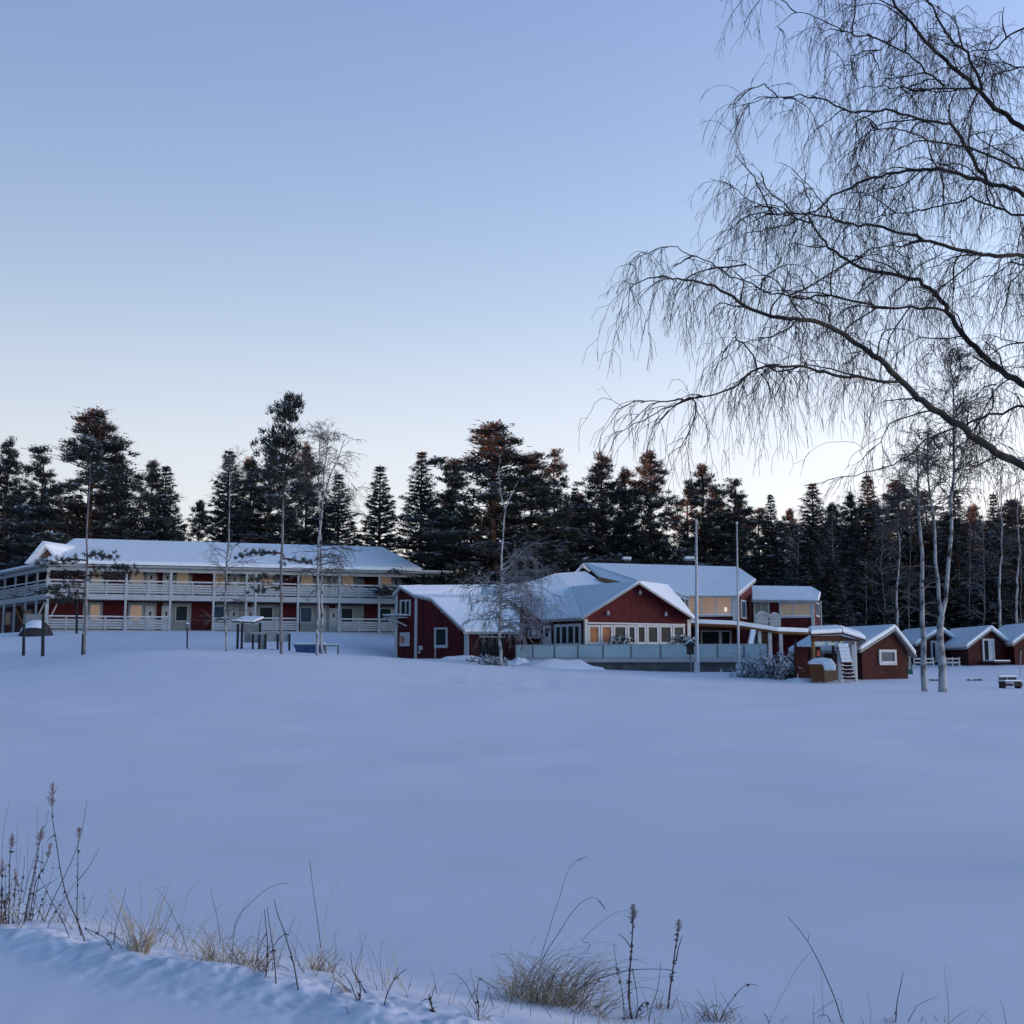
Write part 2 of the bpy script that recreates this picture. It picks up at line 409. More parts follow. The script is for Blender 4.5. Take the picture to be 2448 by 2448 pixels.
# ------------------------------------------------------------------ a wall line measured between two photo columns
class Fr:
    def __init__(s, sa, Ya, sb, Yb, A=None, e=None):
        if A is None:
            A = np.array((KX(sa) * Ya, Ya)); B = np.array((KX(sb) * Yb, Yb)); e = (B - A) / np.linalg.norm(B - A); s.len = np.linalg.norm(B - A)
        s.A, s.e = A, e; s.n = np.array((e[1], -e[0]))
    def shift(s, off): return Fr(0, 0, 0, 0, s.A + s.n * off, s.e)
    def s_of(s, sx):
        k = KX(sx); return (k * s.A[1] - s.A[0]) / (s.e[0] - k * s.e[1])
    def P(s, t, off, z):
        q = s.A + s.e * t + s.n * off; return (q[0], q[1], z)
    def px(s, sx, sy, off=0):
        t = s.s_of(sx); q = s.A + s.e * t
        z = W(sx, sy, q[1])[2]; return s.P(t, off, z)
    def z(s, sx, sy): return s.px(sx, sy)[2]
    def box(s, mb, sx0, sx1, sy0, sy1, o0, o1, m=0, z0=None, z1=None):
        mx = (sx0 + sx1) / 2
        z1 = s.z(mx, sy0) if z1 is None else z1; z0 = s.z(mx, sy1) if z0 is None else z0
        s.tbox(mb, s.s_of(sx0), s.s_of(sx1), z0, z1, o0, o1, m)
    def tbox(s, mb, t0, t1, z0, z1, o0, o1, m=0):
        mb.prism([s.P(t0, o0, z0), s.P(t1, o0, z0), s.P(t1, o1, z0), s.P(t0, o1, z0)], (0, 0, z1 - z0), m)
def wpoly(fr, pxs, off=0): return [fr.px(a, b, off) for a, b in pxs]
def add_window(T, fr, sx0, sx1, sy0, sy1, pane='glass', mull=(), fw=.09, frame='white', off=.0, sill=True, hm=(), label=None, parent=None, name='window'):
    t0, t1 = fr.s_of(sx0), fr.s_of(sx1); mx = (sx0 + sx1) / 2; z1, z0 = fr.z(mx, sy0), fr.z(mx, sy1)
    mb = MB()
    fr.tbox(mb, t0, t1, z1 - fw, z1, off + .003, off + .09); fr.tbox(mb, t0, t1, z0, z0 + fw, off + .003, off + .10)
    fr.tbox(mb, t0, t0 + fw, z0 + fw, z1 - fw, off + .003, off + .085); fr.tbox(mb, t1 - fw, t1, z0 + fw, z1 - fw, off + .003, off + .085)
    for m_ in mull:
        t = t0 + (t1 - t0) * m_; fr.tbox(mb, t - fw * .42, t + fw * .42, z0 + fw, z1 - fw, off + .003, off + .075)
    for m_ in hm:
        z = z0 + (z1 - z0) * m_; fr.tbox(mb, t0 + fw, t1 - fw, z - .03, z + .03, off + .003, off + .07)
    w = T.part(name, mb, frame, parent=parent, label=label)
    p = MB(); fr.tbox(p, t0 + fw * .9, t1 - fw * .9, z0 + fw * .9, z1 - fw * .9, off + .003, off + .028)
    T.part('pane', p, pane, parent=w)
    if sill:
        sm = MB(); fr.tbox(sm, t0 + fw, t1 - fw, z0 + fw, z0 + fw + .05, off + .03, off + .13)
        T.part('sill_snow', sm, 'snow', parent=w)
    return w
def add_door(T, fr, sx0, sx1, sy0, sy1, m='white', handle=True, pane=None, label=None):
    mb = MB(); fr.box(mb, sx0, sx1, sy0, sy1, .004, .06); d = T.part('door', mb, m, label=label)
    t0, t1 = fr.s_of(sx0), fr.s_of(sx1); mx = (sx0 + sx1) / 2; z1, z0 = fr.z(mx, sy0), fr.z(mx, sy1)
    if pane:
        p = MB(); fr.tbox(p, t0 + (t1 - t0) * .3, t1 - (t1 - t0) * .3, z0 + (z1 - z0) * .45, z1 - (z1 - z0) * .12, .06, .075); T.part('pane', p, pane, parent=d)
    if handle:
        p = MB(); fr.tbox(p, t1 - .16, t1 - .06, z0 + .95, z0 + 1.08, .06, .12); T.part('handle', p, 'black', parent=d)
    return d

# ================================================================== the long two-storey lodge on the left
def motel():
    F = Fr(108, 90.6, 905, 97.7); FW = F.shift(-1.75)
    zg = F.z(500, 1511); ze = F.z(298, 1356); zd = F.z(298, 1421); zdb = F.z(298, 1434)
    T = Thing('lodge', 'long two-storey red lodge with white railed galleries and a snowy roof', 'lodge', (F.P(0, -3, zg)))
    t0, tE = 0.0, F.s_of(1067); tW = F.s_of(965)
    # storey walls
    for nm, za, zb in (('ground_floor_wall', zg - .6, zdb), ('upper_floor_wall', zd, ze - .02)):
        mb = MB(); F.tbox(mb, t0 - .2, tW, za, zb, -5.2, -1.75); T.part(nm, mb, 'red')
    # gallery deck, beams, plinth
    mb = MB(); F.tbox(mb, t0 - .1, tE + .1, zdb, zd, -1.74, .06); T.part('gallery_deck', mb, 'rail')
    mb = MB(); F.tbox(mb, t0 - .1, tE + .1, ze - .34, ze - .06, -.12, .08); T.part('eaves_beam', mb, 'rail')
    mb = MB(); F.tbox(mb, t0 - .1, tE + .1, ze - .05, ze + .10, -5.5, .55)
    T.part('eaves_board', mb, 'fascia')
    mb = MB(); F.tbox(mb, t0 - .1, tE + .1, zg - .5, zg + .12, -1.7, .03); T.part('porch_floor', mb, 'fascia')
    posts = [110, 204, 298, 405, 508.7, 609, 711, 810, 905.5, 1003.5, 1066]
    for sx in posts + [587]:
        t = F.s_of(sx); mb = MB(); w = .085 if sx != 110 else .12
        F.tbox(mb, t - w, t + w, zg - .5, zdb - .003, -.085, .088); F.tbox(mb, t - w, t + w, zd + .003, ze - .345, -.085, .088); F.tbox(mb, t - w, t + w, zdb - .004, zd + .004, .062, .092)
        T.part('post', mb, 'rail')
    def railing(fr, ta, tb, z, nm='railing', mid=True):
        mb = MB(); fr.tbox(mb, ta, tb, z + .98, z + 1.05, -.03, .05)
        for zz in (.12, .31, .50, .69): fr.tbox(mb, ta, tb, z + zz, z + zz + .145, -.012, .018)
        if mid:
            tm = (ta + tb) / 2; fr.tbox(mb, tm - .06, tm + .06, z + .02, z + .977, .02, .062)
        fr.tbox(mb, ta, ta + .05, z + .02, z + .975, .0195, .055)
        r = T.part(nm, mb, 'rail')
        sm = MB(); fr.tbox(sm, ta + .05, tb - .05, z + 1.052, z + 1.085, -.02, .045); T.part('railing_snow', sm, 'snow', parent=r)
    for a, b in zip(posts[:-1], posts[1:]):
        ta, tb = F.s_of(a) + .09, F.s_of(b) - .09
        railing(F, ta, tb, zd - .02)
        if a not in (405, 711): railing(F, ta, tb, zg + .08)
    # flats: boarded pale panels, blinds and doors behind the galleries
    up = (zd, ze - .35); lo = (zg, zdb - .1)
    def rect(sx0, sx1, za, zb, m, nm, o=(.003, .05), label=None, parent=None):
        mb = MB(); FW.tbox(mb, FW.s_of(sx0), FW.s_of(sx1), za, zb, *o); return T.part(nm, mb, m, label=label, parent=parent)
    units = [298, 508.7, 711, 905.5]
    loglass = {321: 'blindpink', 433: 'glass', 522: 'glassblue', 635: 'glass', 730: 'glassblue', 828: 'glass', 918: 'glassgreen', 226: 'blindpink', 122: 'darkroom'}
    def win(cx, storey, pane, w=26):
        z0 = (zd if storey else zg) + (.98 if storey else .92); z1 = z0 + (1.02 if storey else 1.12)
        a, b = FW.s_of(cx - w / 2), FW.s_of(cx + w / 2)
        mb = MB()
        for q in ((a - .07, b + .07, z1, z1 + .08), (a - .07, b + .07, z0 - .08, z0), (a - .07, a, z0, z1), (b, b + .07, z0, z1)): FW.tbox(mb, *q, .055, .10)
        w_ = T.part('window', mb, 'white'); p = MB(); FW.tbox(p, a, b, z0, z1, .053, .08); T.part('pane', p, pane, parent=w_)
    def door(cx, storey, w=24):
        z0 = (zd if storey else zg) + .05
        a, b = FW.s_of(cx - w / 2), FW.s_of(cx + w / 2); mb = MB(); FW.tbox(mb, a, b, z0, z0 + 2.0, .053, .10); d = T.part('door', mb, 'white')
        p = MB(); FW.tbox(p, a + .30, a + .44, z0 + 1.25, z0 + 1.55, .101, .12); T.part('door_window', p, 'black', parent=d)
    for st, (za, zb) in enumerate((lo, up)):
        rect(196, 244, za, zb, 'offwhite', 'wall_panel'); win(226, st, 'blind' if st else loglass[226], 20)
        for u in units:
            wd = [(u + 6, u + 75), (u + 90, u + 158)]
            for k, (a, b) in enumerate(wd):
                if u == 905.5 and k == 1: continue
                b = min(b, 963)
                rect(a, b, za, zb, 'offwhite', 'wall_panel')
            ws = {298: (324, 433), 508.7: (524, 635), 711: (731, 829), 905.5: (920,)}[u]
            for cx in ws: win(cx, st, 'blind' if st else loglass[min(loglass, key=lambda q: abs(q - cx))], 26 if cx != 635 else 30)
            for cx in {298: (357, 396), 508.7: (558, 598), 711: (768, 797), 905.5: (946,)}[u]: door(cx, st, 22)
    # roof of the long front: hipped at the right, small gablet at the left
    FR = F.shift(-5.6); zr = FR.z(500, 1304); rL, rR = FR.s_of(168), FR.s_of(912)
    eL, eR = F.s_of(104), F.s_of(1004); zs = ze + .12
    a = F.P(eL, .62, zs); b = F.P(eR, .62, zs); c = FR.P(rR, 0, zr); d = FR.P(rL, 0, zr)
    bb = F.P(eR, -11.5, zs); ab = F.P(eL, -11.5, zs)
    al = F.P(eL - 1.0, -3, zs)
    mb = MB(); mb.tris_prism([(a, b, c, d), (b, bb, c), (bb, ab, d, c), (a, d, al), (al, d, ab)], (0, 0, .30)); rf = T.part('roof_snow', mb, 'snow')
    mb = MB(); F.tbox(mb, eR - .5, F.s_of(1079), ze + .105, ze + .24, -5.2, .60); T.part('gallery_roof_snow', mb, 'snow')
    # gablet
    Yg = 91.0
    mb = MB(); g = [W(86, 1331, Yg), W(130, 1333, Yg + .3), W(107, 1302, Yg)]; mb.prism(g, (.6, 3.5, 0)); gb = T.part('gablet', mb, 'wood', label='small bare wood gablet at the left end of the lodge roof')
    mb = MB(); mb.prism([W(58, 1347, 90.4), W(64, 1347, 90.4), W(110, 1299, 90.4), W(102, 1293, 90.4)], (1.2, 4, 0))
    mb.prism([W(104, 1294, 90.6), W(136, 1331, 90.8), W(132, 1336, 90.8), W(104, 1301, 90.6)], (1.2, 5, 0)); T.part('gablet_snow', mb, 'snow')
    # left wing turning away
    FL = Fr(-30, 103, 106, 91.0)
    s0 = FL.s_of(-30) - 3.5; s1 = FL.s_of(106)
    mb = MB(); FL.tbox(mb, s0, s1, zdb, zd, -1.7, .05); T.part('gallery_deck', mb, 'rail')
    mb = MB(); FL.tbox(mb, s0, s1, ze - .34, ze - .06, -.12, .08); T.part('eaves_beam', mb, 'rail')
    mb = MB(); FL.tbox(mb, s0, s1, ze - .05, ze + .08, -4.5, .5); T.part('eaves_board', mb, 'fascia')
    mb = MB(); FL.tbox(mb, s0, s1, ze + .09, ze + .30, -4.6, .52); T.part('wing_roof_snow', mb, 'snow')
    mb = MB(); FL.tbox(mb, s0, s1 - 1, zg - .5, ze - .06, -4.4, -1.72); T.part('wing_wall', mb, 'red_dark')
    wp = [-18, 7, 32, 58, 84, 106]
    for sx in wp[:-1]:
        t = FL.s_of(sx); mb = MB(); FL.tbox(mb, t - .07, t + .07, zg - .5, zdb - .003, -.07, .075); FL.tbox(mb, t - .07, t + .07, zd + .003, ze - .345, -.07, .075); T.part('post', mb, 'rail')
    for a, b in zip(wp[:-1], wp[1:]): railing(FL, FL.s_of(a) + .08, FL.s_of(b) - .08, zd - .02, mid=False)
    FLw = FL.shift(-1.72)
    for cx in (20, 70):
        for z0 in (zd + .9, zg + .9):
            mb = MB(); t = FLw.s_of(cx)
            FLw.tbox(mb, t - .8, t + .8, z0, z0 + 1.1, .003, .06); w_ = T.part('window', mb, 'offwhite'); p = MB(); FLw.tbox(p, t - .68, t + .68, z0 + .1, z0 + 1.0, .061, .08); T.part('pane', p, 'glass', parent=w_)
    # outside stair behind the corner posts
    for (x0, y0, x1, y1) in ((36, 1452, 62, 1508), (52, 1449, 84, 1506)):
        mb = MB(); p, q = W(x0, y0, 92.8), W(x1, y1, 92.0)
        mb.tube([p, q], .09, 4); T.part('stair_stringer', mb, 'wood')
    for (x0, y0, x1, y1) in ((140, 1437, 120, 1477), (107, 1440, 92, 1470)):
        mb = MB(); mb.tube([W(x0, y0, 92), W(x1, y1, 91.4)], .07, 4); T.part('brace', mb, 'rail')
motel()

# ================================================================== the red restaurant building
def restaurant():
    T = Thing('restaurant', 'rambling red wooden restaurant building with several snow-covered gabled roofs and white trim', 'building', W(1395, 1595, 76))
    def snow(polys, name='roof_snow', th=.30, m='snow', over=0):
        mb = MB()
        for p in polys: mb.prism([W(*q) - np.array((0, 0, th * .6)) for q in p], (0, 0, th), m=0)
        r = T.part(name, mb, m)
        return r
    def fascia(ptsY, dz=(-.02, -.14), name='fascia', back=.12, m='fascia'):
        """a board under the roof edge following the given points"""
        mb = MB(); P = [W(*q) for q in ptsY]
        for a, b in zip(P[:-1], P[1:]):
            mb.prism([a + (0, 0, dz[0]), b + (0, 0, dz[0]), b + (0, 0, dz[1]), a + (0, 0, dz[1])], (0, back, 0))
        T.part(name, mb, m)
    # --- west wing: gable wall (bent roof line) and low eaves wall
    F1 = Fr(948, 77.5, 1117, 74.0)
    zb = F1.z(1030, 1580) - .8
    Y = lambda sx: F1.A[1] + F1.e[1] * F1.s_of(sx)
    gab = [(948, 1423), (958, 1406), (986, 1425), (1028, 1434), (1117, 1506)]
    pts = [F1.P(F1.s_of(948), 0, zb)] + [F1.px(a, b) for a, b in gab] + [F1.P(F1.s_of(1117), 0, zb)]
    mb = MB(); mb.prism(pts, (F1.n[0] * -8, F1.n[1] * -8, 0)); T.part('west_gable_wall', mb, 'red')
    E1 = Fr(1117, 74.0, 1245, 76.0); ze = E1.z(1117, 1507)
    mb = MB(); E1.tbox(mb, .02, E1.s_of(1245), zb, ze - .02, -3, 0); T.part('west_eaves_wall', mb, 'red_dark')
    d = .25
    roofp = [((952, 1401, 77.2), (986, 1421, 76.4), (1150, 1423, 82), (1150, 1399, 84)),
             ((986, 1421, 76.4), (1030, 1431, 75.5), (1245, 1433, 79), (1150, 1423, 82)),
             ((1150, 1423, 82), (1245, 1433, 79), (1250, 1399, 85), (1150, 1399, 84)),
             ((1030, 1431, 75.5), (1112, 1509, 73.3), (1242, 1509, 75.3), (1245, 1433, 79)),
             ((938, 1421, 77.6), (958, 1401, 77.2), (1010, 1399, 86), (990, 1420, 86))]
    snow(roofp, 'west_roof_snow', .18)
    fascia([(937, 1424, 77.5), (955, 1404, 77.0)]); fascia([(955, 1404, 77.0), (986, 1424, 76.2), (1029, 1434, 75.3), (1110, 1511, 73.2)], dz=(.02, -.09)); fascia([(1108, 1511, 73.15), (1241, 1511, 75.2)], dz=(.03, -.12))
    for sx, w, y0 in ((948, .10, 1424), (995, .10, 1425), (1116, .16, 1507)):
        t = F1.s_of(sx); mb = MB(); F1.tbox(mb, t - w, t + w, zb, F1.z(sx, y0), .003, .06); T.part('corner_board', mb, 'white')
    add_window(T, F1, 1040, 1071, 1500, 1549, 'glassgreen', fw=.12)
    add_window(T, F1, 957, 982, 1434, 1473, 'glassgreen', fw=.10, mull=(.55,), sill=False)
    # french balcony under the upper window
    mb = MB()
    for y in (1471, 1476): F1.box(mb, 938, 976, y, y + 2.2, .04, .9)
    mb.tube([F1.px(958, 1480, .8), F1.px(974, 1497, .06)], .05, 4); mb.tube([F1.px(943, 1480, .8), F1.px(955, 1499, .06)], .04, 4)
    b = T.part('balcony', mb, 'rail'); sm = MB(); F1.box(sm, 938, 976, 1469, 1470.6, .04, .92); T.part('balcony_snow', sm, 'snow', parent=b)
    # poster: white board with a red figure and dark writing strokes
    mb = MB(); F1.box(mb, 957, 980, 1512, 1545, .003, .05); ps = T.part('notice_board', mb, 'white')
    mb = MB(); F1.box(mb, 959.5, 967.5, 1520, 1537, .051, .056); F1.box(mb, 962, 969, 1526, 1531, .057, .06); T.part('picture', mb, 'poster', parent=ps)
    mb = MB()
    for y in (1517, 1522, 1527, 1532, 1537): F1.box(mb, 971, 977 - (y % 2) * 1.5, y, y + 1.2, .051, .055)
    T.part('small_print', mb, 'fascia', parent=ps)
    mb = MB(); F1.box(mb, 1003, 1011, 1544, 1554, .003, .08); F1.box(mb, 1001, 1006, 1557, 1562, .003, .05); T.part('meter_box', mb, 'white')
    mb = MB(); F1.box(mb, 1057, 1061, 1461, 1465, .003, .12); T.part('wall_lamp', mb, 'white')
    mb = MB(); mb.tube([F1.px(1044, 1549, .12), F1.px(1044, 1580, .12)], .035, 5); T.part('drainpipe', mb, 'white')
    # entrance recess painted as a flat dark sheet, and wooden trellis with frosted creeper on the eaves wall
    add_window(T, E1, 1145, 1206, 1508, 1524, 'glass', fw=.07, mull=(.5,), sill=False)
    mb = MB(); E1.box(mb, 1148, 1203, 1526, 1590, .003, .05); T.part('entrance', mb, 'darkroom')
    mb = MB()
    for k in range(7): E1.box(mb, 1149 + k * 8.6, 1151 + k * 8.6, 1526, 1585, .055, .10)
    for y in (1540, 1556, 1572): E1.box(mb, 1149, 1203, y, y + 1.6, .101, .13)
    T.part('trellis', mb, 'darkwood')
    # --- middle: low gable end facing left, long side wall, big front gable
    S = Fr(1240, 77.0, 1397, 72.0); zf = S.z(1395, 1595) - 1.2
    mb = MB(); mb.prism([S.P(S.s_of(1205), -.1, zf), S.px(1205, 1428, -.1), S.px(1288, 1482, -.1), S.P(S.s_of(1288), -.1, zf)], (0, 3, 0)); T.part('middle_gable_wall', mb, 'red')
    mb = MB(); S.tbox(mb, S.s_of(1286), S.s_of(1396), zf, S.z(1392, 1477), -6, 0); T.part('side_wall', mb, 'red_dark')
    Fg = Fr(1397, 72.0, 1652, 75.4)
    gp = [(1397, 1477), (1528, 1396), (1652, 1474)]
    pts = [Fg.P(Fg.s_of(1397), 0, zf)] + [Fg.px(a, b) for a, b in gp] + [Fg.P(Fg.s_of(1652), 0, zf)]
    mb = MB(); mb.prism(pts, (-1.1, 3.2, -.35)); T.part('front_gable_wall', mb, 'red')
    K = (1528, 1390, 72.9)
    snow([((1197, 1398, 85), (1290, 1481, 75.6), (1393, 1476, 71.4), (1364, 1404, 85)), ((1393, 1476, 71.4), K, (1364, 1404, 85))], 'middle_roof_snow', .18)
    snow([(K, (1664, 1479, 74.7), (1640, 1452, 82), (1602, 1400, 85)), (K, (1602, 1400, 85), (1364, 1404, 85))], 'front_gable_roof_snow', .18)
    fascia([(1391, 1479, 71.2), (1528, 1393, 72.4), (1665, 1482, 74.6)], dz=(.03, -.09)); fascia([(1289, 1484, 75.4), (1391, 1479, 71.3)], dz=(.05, -.10))
    fascia([(1205, 1404, 83), (1289, 1484, 75.4)], dz=(.05, -.12))
    snow([((1268, 1392, 87), (1330, 1372, 89), (1400, 1368, 91), (1440, 1394, 88), (1500, 1398, 88), (1364, 1408, 85), (1200, 1400, 86))], 'back_roof_snow', .25)
    for fr_, sx in ((Fg, 1400), (Fg, 1646)):
        t = fr_.s_of(sx); mb = MB(); fr_.tbox(mb, t - .12, t + .12, zf, fr_.z(sx, 1480), .003, .07); T.part('corner_board', mb, 'white')
    t = Fg.s_of(1398.5); mb = MB(); mb.tube([Fg.px(1394, 1482, .15), Fg.px(1394, 1545, .15)], .06, 6); T.part('drainpipe', mb, 'steel')
    # side-wall openings
    add_window(T, S, 1264, 1275, 1507, 1526, 'glassgreen', fw=.07, sill=False); add_window(T, S, 1279, 1290, 1507, 1526, 'glassgreen', fw=.07, sill=False)
    add_door(T, S, 1300, 1318, 1496, 1545, 'white', pane='glass')
    add_window(T, S, 1327, 1390, 1492, 1544, 'glass', mull=(.25, .5, .75), fw=.16, sill=False)
    # big veranda window band on the gable: separate lights, the two left ones glow
    xs = [1404, 1434, 1464, 1498, 1520, 1544, 1574, 1606, 1636]
    tb0 = MB(); Fg.box(tb0, 1403, 1637, 1489.5, 1493.5, .003, .11); T.part('window_head', tb0, 'white')
    for k, (a, b) in enumerate(zip(xs[:-1], xs[1:])):
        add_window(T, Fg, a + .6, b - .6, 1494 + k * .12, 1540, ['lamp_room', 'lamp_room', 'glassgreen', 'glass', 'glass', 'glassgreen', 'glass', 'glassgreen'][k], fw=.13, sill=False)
    for sx, sy in ((1452, 1461), (1529, 1411), (1590, 1463)):
        mb = MB(); p = Fg.px(sx, sy, .1); mb.tube([p, np.array(p) + (0, -.12, -.22)], [.05, .11], 6); T.part('wall_lamp', mb, 'white')
    # --- two-storey block behind
    snow([((1395, 1347, 93), (1765, 1357, 90), (1764, 1423, 80), (1632, 1423, 81)), ((1765, 1357, 90), (1807, 1386, 85), (1764, 1423, 80)),
          ((1395, 1347, 93), (1632, 1423, 81), (1600, 1409, 83), (1444, 1390, 88)), ((1374, 1370, 91), (1395, 1347, 93), (1412, 1362, 96), (1392, 1372, 96))], 'upper_roof_snow', .22)
    fascia([(1632, 1425, 80.9), (1764, 1425, 79.9)], dz=(.03, -.09)); fascia([(1764, 1425, 79.9), (1806, 1388, 84.8)], dz=(.05, -.12))
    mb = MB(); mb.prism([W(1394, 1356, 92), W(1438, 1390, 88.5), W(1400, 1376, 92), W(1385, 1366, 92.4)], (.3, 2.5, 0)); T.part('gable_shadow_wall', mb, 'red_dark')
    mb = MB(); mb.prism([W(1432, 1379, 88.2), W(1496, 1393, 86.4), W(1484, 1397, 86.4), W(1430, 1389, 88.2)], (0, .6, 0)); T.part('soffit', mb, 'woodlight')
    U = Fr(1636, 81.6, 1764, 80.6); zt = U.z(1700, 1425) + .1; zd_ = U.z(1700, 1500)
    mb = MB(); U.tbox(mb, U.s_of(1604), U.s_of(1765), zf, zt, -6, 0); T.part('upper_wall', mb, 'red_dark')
    U2 = Fr(1765, 80.6, 1800, 84.5)
    mb = MB(); mb.prism([U2.P(U2.s_of(1765), 0, zf), U2.P(U2.s_of(1800), 0, zf), U2.px(1800, 1396), U2.px(1767, 1424)], (-1.5, 3, 0)); T.part('upper_side_wall', mb, 'red')
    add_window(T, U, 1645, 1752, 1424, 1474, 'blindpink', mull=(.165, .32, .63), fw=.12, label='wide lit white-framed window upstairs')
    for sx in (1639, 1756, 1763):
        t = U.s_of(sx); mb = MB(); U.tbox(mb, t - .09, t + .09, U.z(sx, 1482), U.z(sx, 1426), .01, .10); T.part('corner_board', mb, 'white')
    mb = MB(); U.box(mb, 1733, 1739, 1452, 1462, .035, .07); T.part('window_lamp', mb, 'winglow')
    add_window(T, U2, 1771, 1783, 1435, 1479, 'glassblue', fw=.10, sill=False)
    # chimneys
    for sx, y0, w in ((1498, 1337, 8), (1647, 1336, 9)):
        mb = MB(); p = W(sx - w, y0 + 6, 95.5); q = W(sx + w * .9, 1366, 95.5)
        mb.box((p[0], 95, q[2]), (q[0], 96, p[2])); c = T.part('chimney', mb, 'black')
        mb = MB(); mb.box((p[0] - .1, 94.9, p[2] + .12), (q[0] + .1, 96.1, p[2] + .36)); T.part('chimney_snow', mb, 'snow', parent=c)
        mb = MB(); mb.box((p[0] - .06, 94.93, p[2] + .003), (q[0] + .06, 96.05, p[2] + .117)); T.part('chimney_cap', mb, 'steel', parent=c)
    # --- right block with the flat snowy roof
    V = Fr(1797, 83.0, 1945, 81.2); zv = V.z(1870, 1433)
    mb = MB(); V.tbox(mb, V.s_of(1797), V.s_of(1946), zf, zv - .03, -.8, 0); T.part('right_wall', mb, 'red')
    V2 = Fr(1946, 81.2, 1964, 86); mb = MB(); V2.tbox(mb, .02, V2.s_of(1964), zf, zv - .06, -.12, 0); T.part('right_end_wall', mb, 'red_dark')
    snow([((1795, 1402, 88), (1940, 1404, 87), (1962, 1416, 84), (1957, 1435, 80.4), (1797, 1433, 82.3))], 'right_roof_snow', .20)
    fascia([(1797, 1435, 82.2), (1957, 1437, 80.3), (1962, 1419, 84)], dz=(.04, -.12))
    add_window(T, V, 1803, 1841, 1433, 1490, 'offwhite', mull=(.5,), fw=.11, sill=False, name='glazed_door')
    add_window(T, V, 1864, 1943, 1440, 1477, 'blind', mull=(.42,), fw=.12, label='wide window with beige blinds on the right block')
    add_window(T, V2, 1949, 1957, 1440, 1475, 'glassblue', fw=.12, sill=False)
    for fr_, sx in ((V, 1945), (V2, 1962)):
        t = fr_.s_of(sx); mb = MB(); fr_.tbox(mb, t - .11, t + .08, fr_.z(sx, 1500), fr_.z(sx, 1437), .012, .09); T.part('corner_board', mb, 'white')
    # upper terrace deck with snow, lattice rail, posts and beam
    def ribbon(pts, th, dep, nm, m):
        mb = MB(); P = [W(*p) for p in pts]
        for a, b in zip(P[:-1], P[1:]): mb.prism([a, b, b + (0, dep, .02), a + (0, dep, .02)], (0, 0, -th))
        return T.part(nm, mb, m)
    tp = [(1642, 1479, 77.5), (1760, 1484, 77.5), (1860, 1499, 77.5), (1962, 1503, 78.5)]
    ribbon(tp, .26, 3.6, 'terrace_snow', 'snow'); ribbon([(x, y + 9.8, Y_ + .1) for x, y, Y_ in tp], .14, 3.4, 'terrace_beam', 'wood')
    for sx, y0 in ((1646, 1492), (1815, 1505), (1840, 1509), (1866, 1511), (1952, 1514)):
        mb = MB(); p = W(sx, y0, 77.9); mb.box((p[0] - .11, 77.8, zf), (p[0] + .11, 78.02, p[2])); T.part('terrace_post', mb, 'rail')
    # arched lattice railing
    for x0, x1, yt in ((1806, 1838, 1463), (1838, 1865, 1466)):
        mb = MB(); n = 9; prev = None
        for i in range(n):
            f = i / (n - 1); sx = x0 + (x1 - x0) * f; yy = yt + 9 * (abs(f - .5) * 2) ** 2.2
            p = W(sx, yy, 77.7); q = W(sx, 1494 + (sx - 1806) * .06, 77.7)
            mb.box((p[0] - .035, 77.68, q[2]), (p[0] + .035, 77.73, p[2]))
            if prev is not None: mb.prism([prev + (0, -.04, .06), p + (0, -.04, .06), p + (0, -.04, -.06), prev + (0, -.04, -.06)], (0, .036, 0))
            prev = p
        for yy in (1474, 1483): 
            a, b = W(x0, yy, 77.66), W(x1, yy + 1, 77.66); mb.prism([a, b, b - (0, 0, .08), a - (0, 0, .08)], (0, .018, 0))
        T.part('lattice_railing', mb, 'rail')
    # ground floor behind the glass fence (veranda, doors, snowy stair)
    mb = MB(); U.box(mb, 1668, 1764, 1492, 1505, .12, .3); T.part('veranda_beam', mb, 'wood')
    add_window(T, U, 1675, 1722, 1507, 1545, 'glass', mull=(), fw=.10, sill=False); 
    add_window(T, U, 1722, 1748, 1507, 1545, 'darkroom', fw=.10, sill=False)
    add_window(T, V, 1771 + 30, 1838, 1512, 1545, 'glassblue', fw=.10, sill=False)
    mb = MB(); p = W(1797, 1507, 77); q = W(1790, 1547, 76)
    mb.prism([W(1796, 1508, 77), W(1807, 1508, 77), W(1799, 1548, 75.5), W(1788, 1548, 75.5)], (0, .25, .1)); T.part('stair_side', mb, 'snow')
    mb = MB(); V.box(mb, 1815, 1840, 1512, 1545, .05, .12); T.part('inner_panel', mb, 'woodlight')
    # --- front terrace: foundation, deck edge
    D = Fr(1230, 72.2, 1830, 68.6)
    zdk = D.z(1500, 1574)
    t0, t1 = D.s_of(1232), D.s_of(1835)
    mb = MB(); D.tbox(mb, t0, t1, zdk - 2.5, zdk - .22, -3.0, -.35); T.part('terrace_foundation', mb, 'concrete')
    mb = MB(); D.tbox(mb, t0 - .1, t1, zdk - .22, zdk, -3.4, .06); T.part('terrace_deck', mb, 'rail')
    mb = MB(); D.tbox(mb, t0, t1, zdk + .003, zdk + .10, -3.3, -.18); T.part('terrace_deck_snow', mb, 'snow')
    # --- glass fence on it
    H = D.z(1500, 1541) - zdk
    Gf = Thing('glass_fence', 'long row of pale frosted glass panels on the edge of the restaurant terrace', 'fence', D.P(t0, 0, zdk))
    ps = [1233, 1273, 1325, 1381, 1441, 1508, 1578, 1648, 1714, 1777, 1833]
    for a, b in zip(ps[:-1], ps[1:]):
        mb = MB(); D.tbox(mb, D.s_of(a) + .05, D.s_of(b) - .05, zdk + .06, zdk + H - .04, -.05, -.02); Gf.part('glass_panel', mb, 'greyglass')
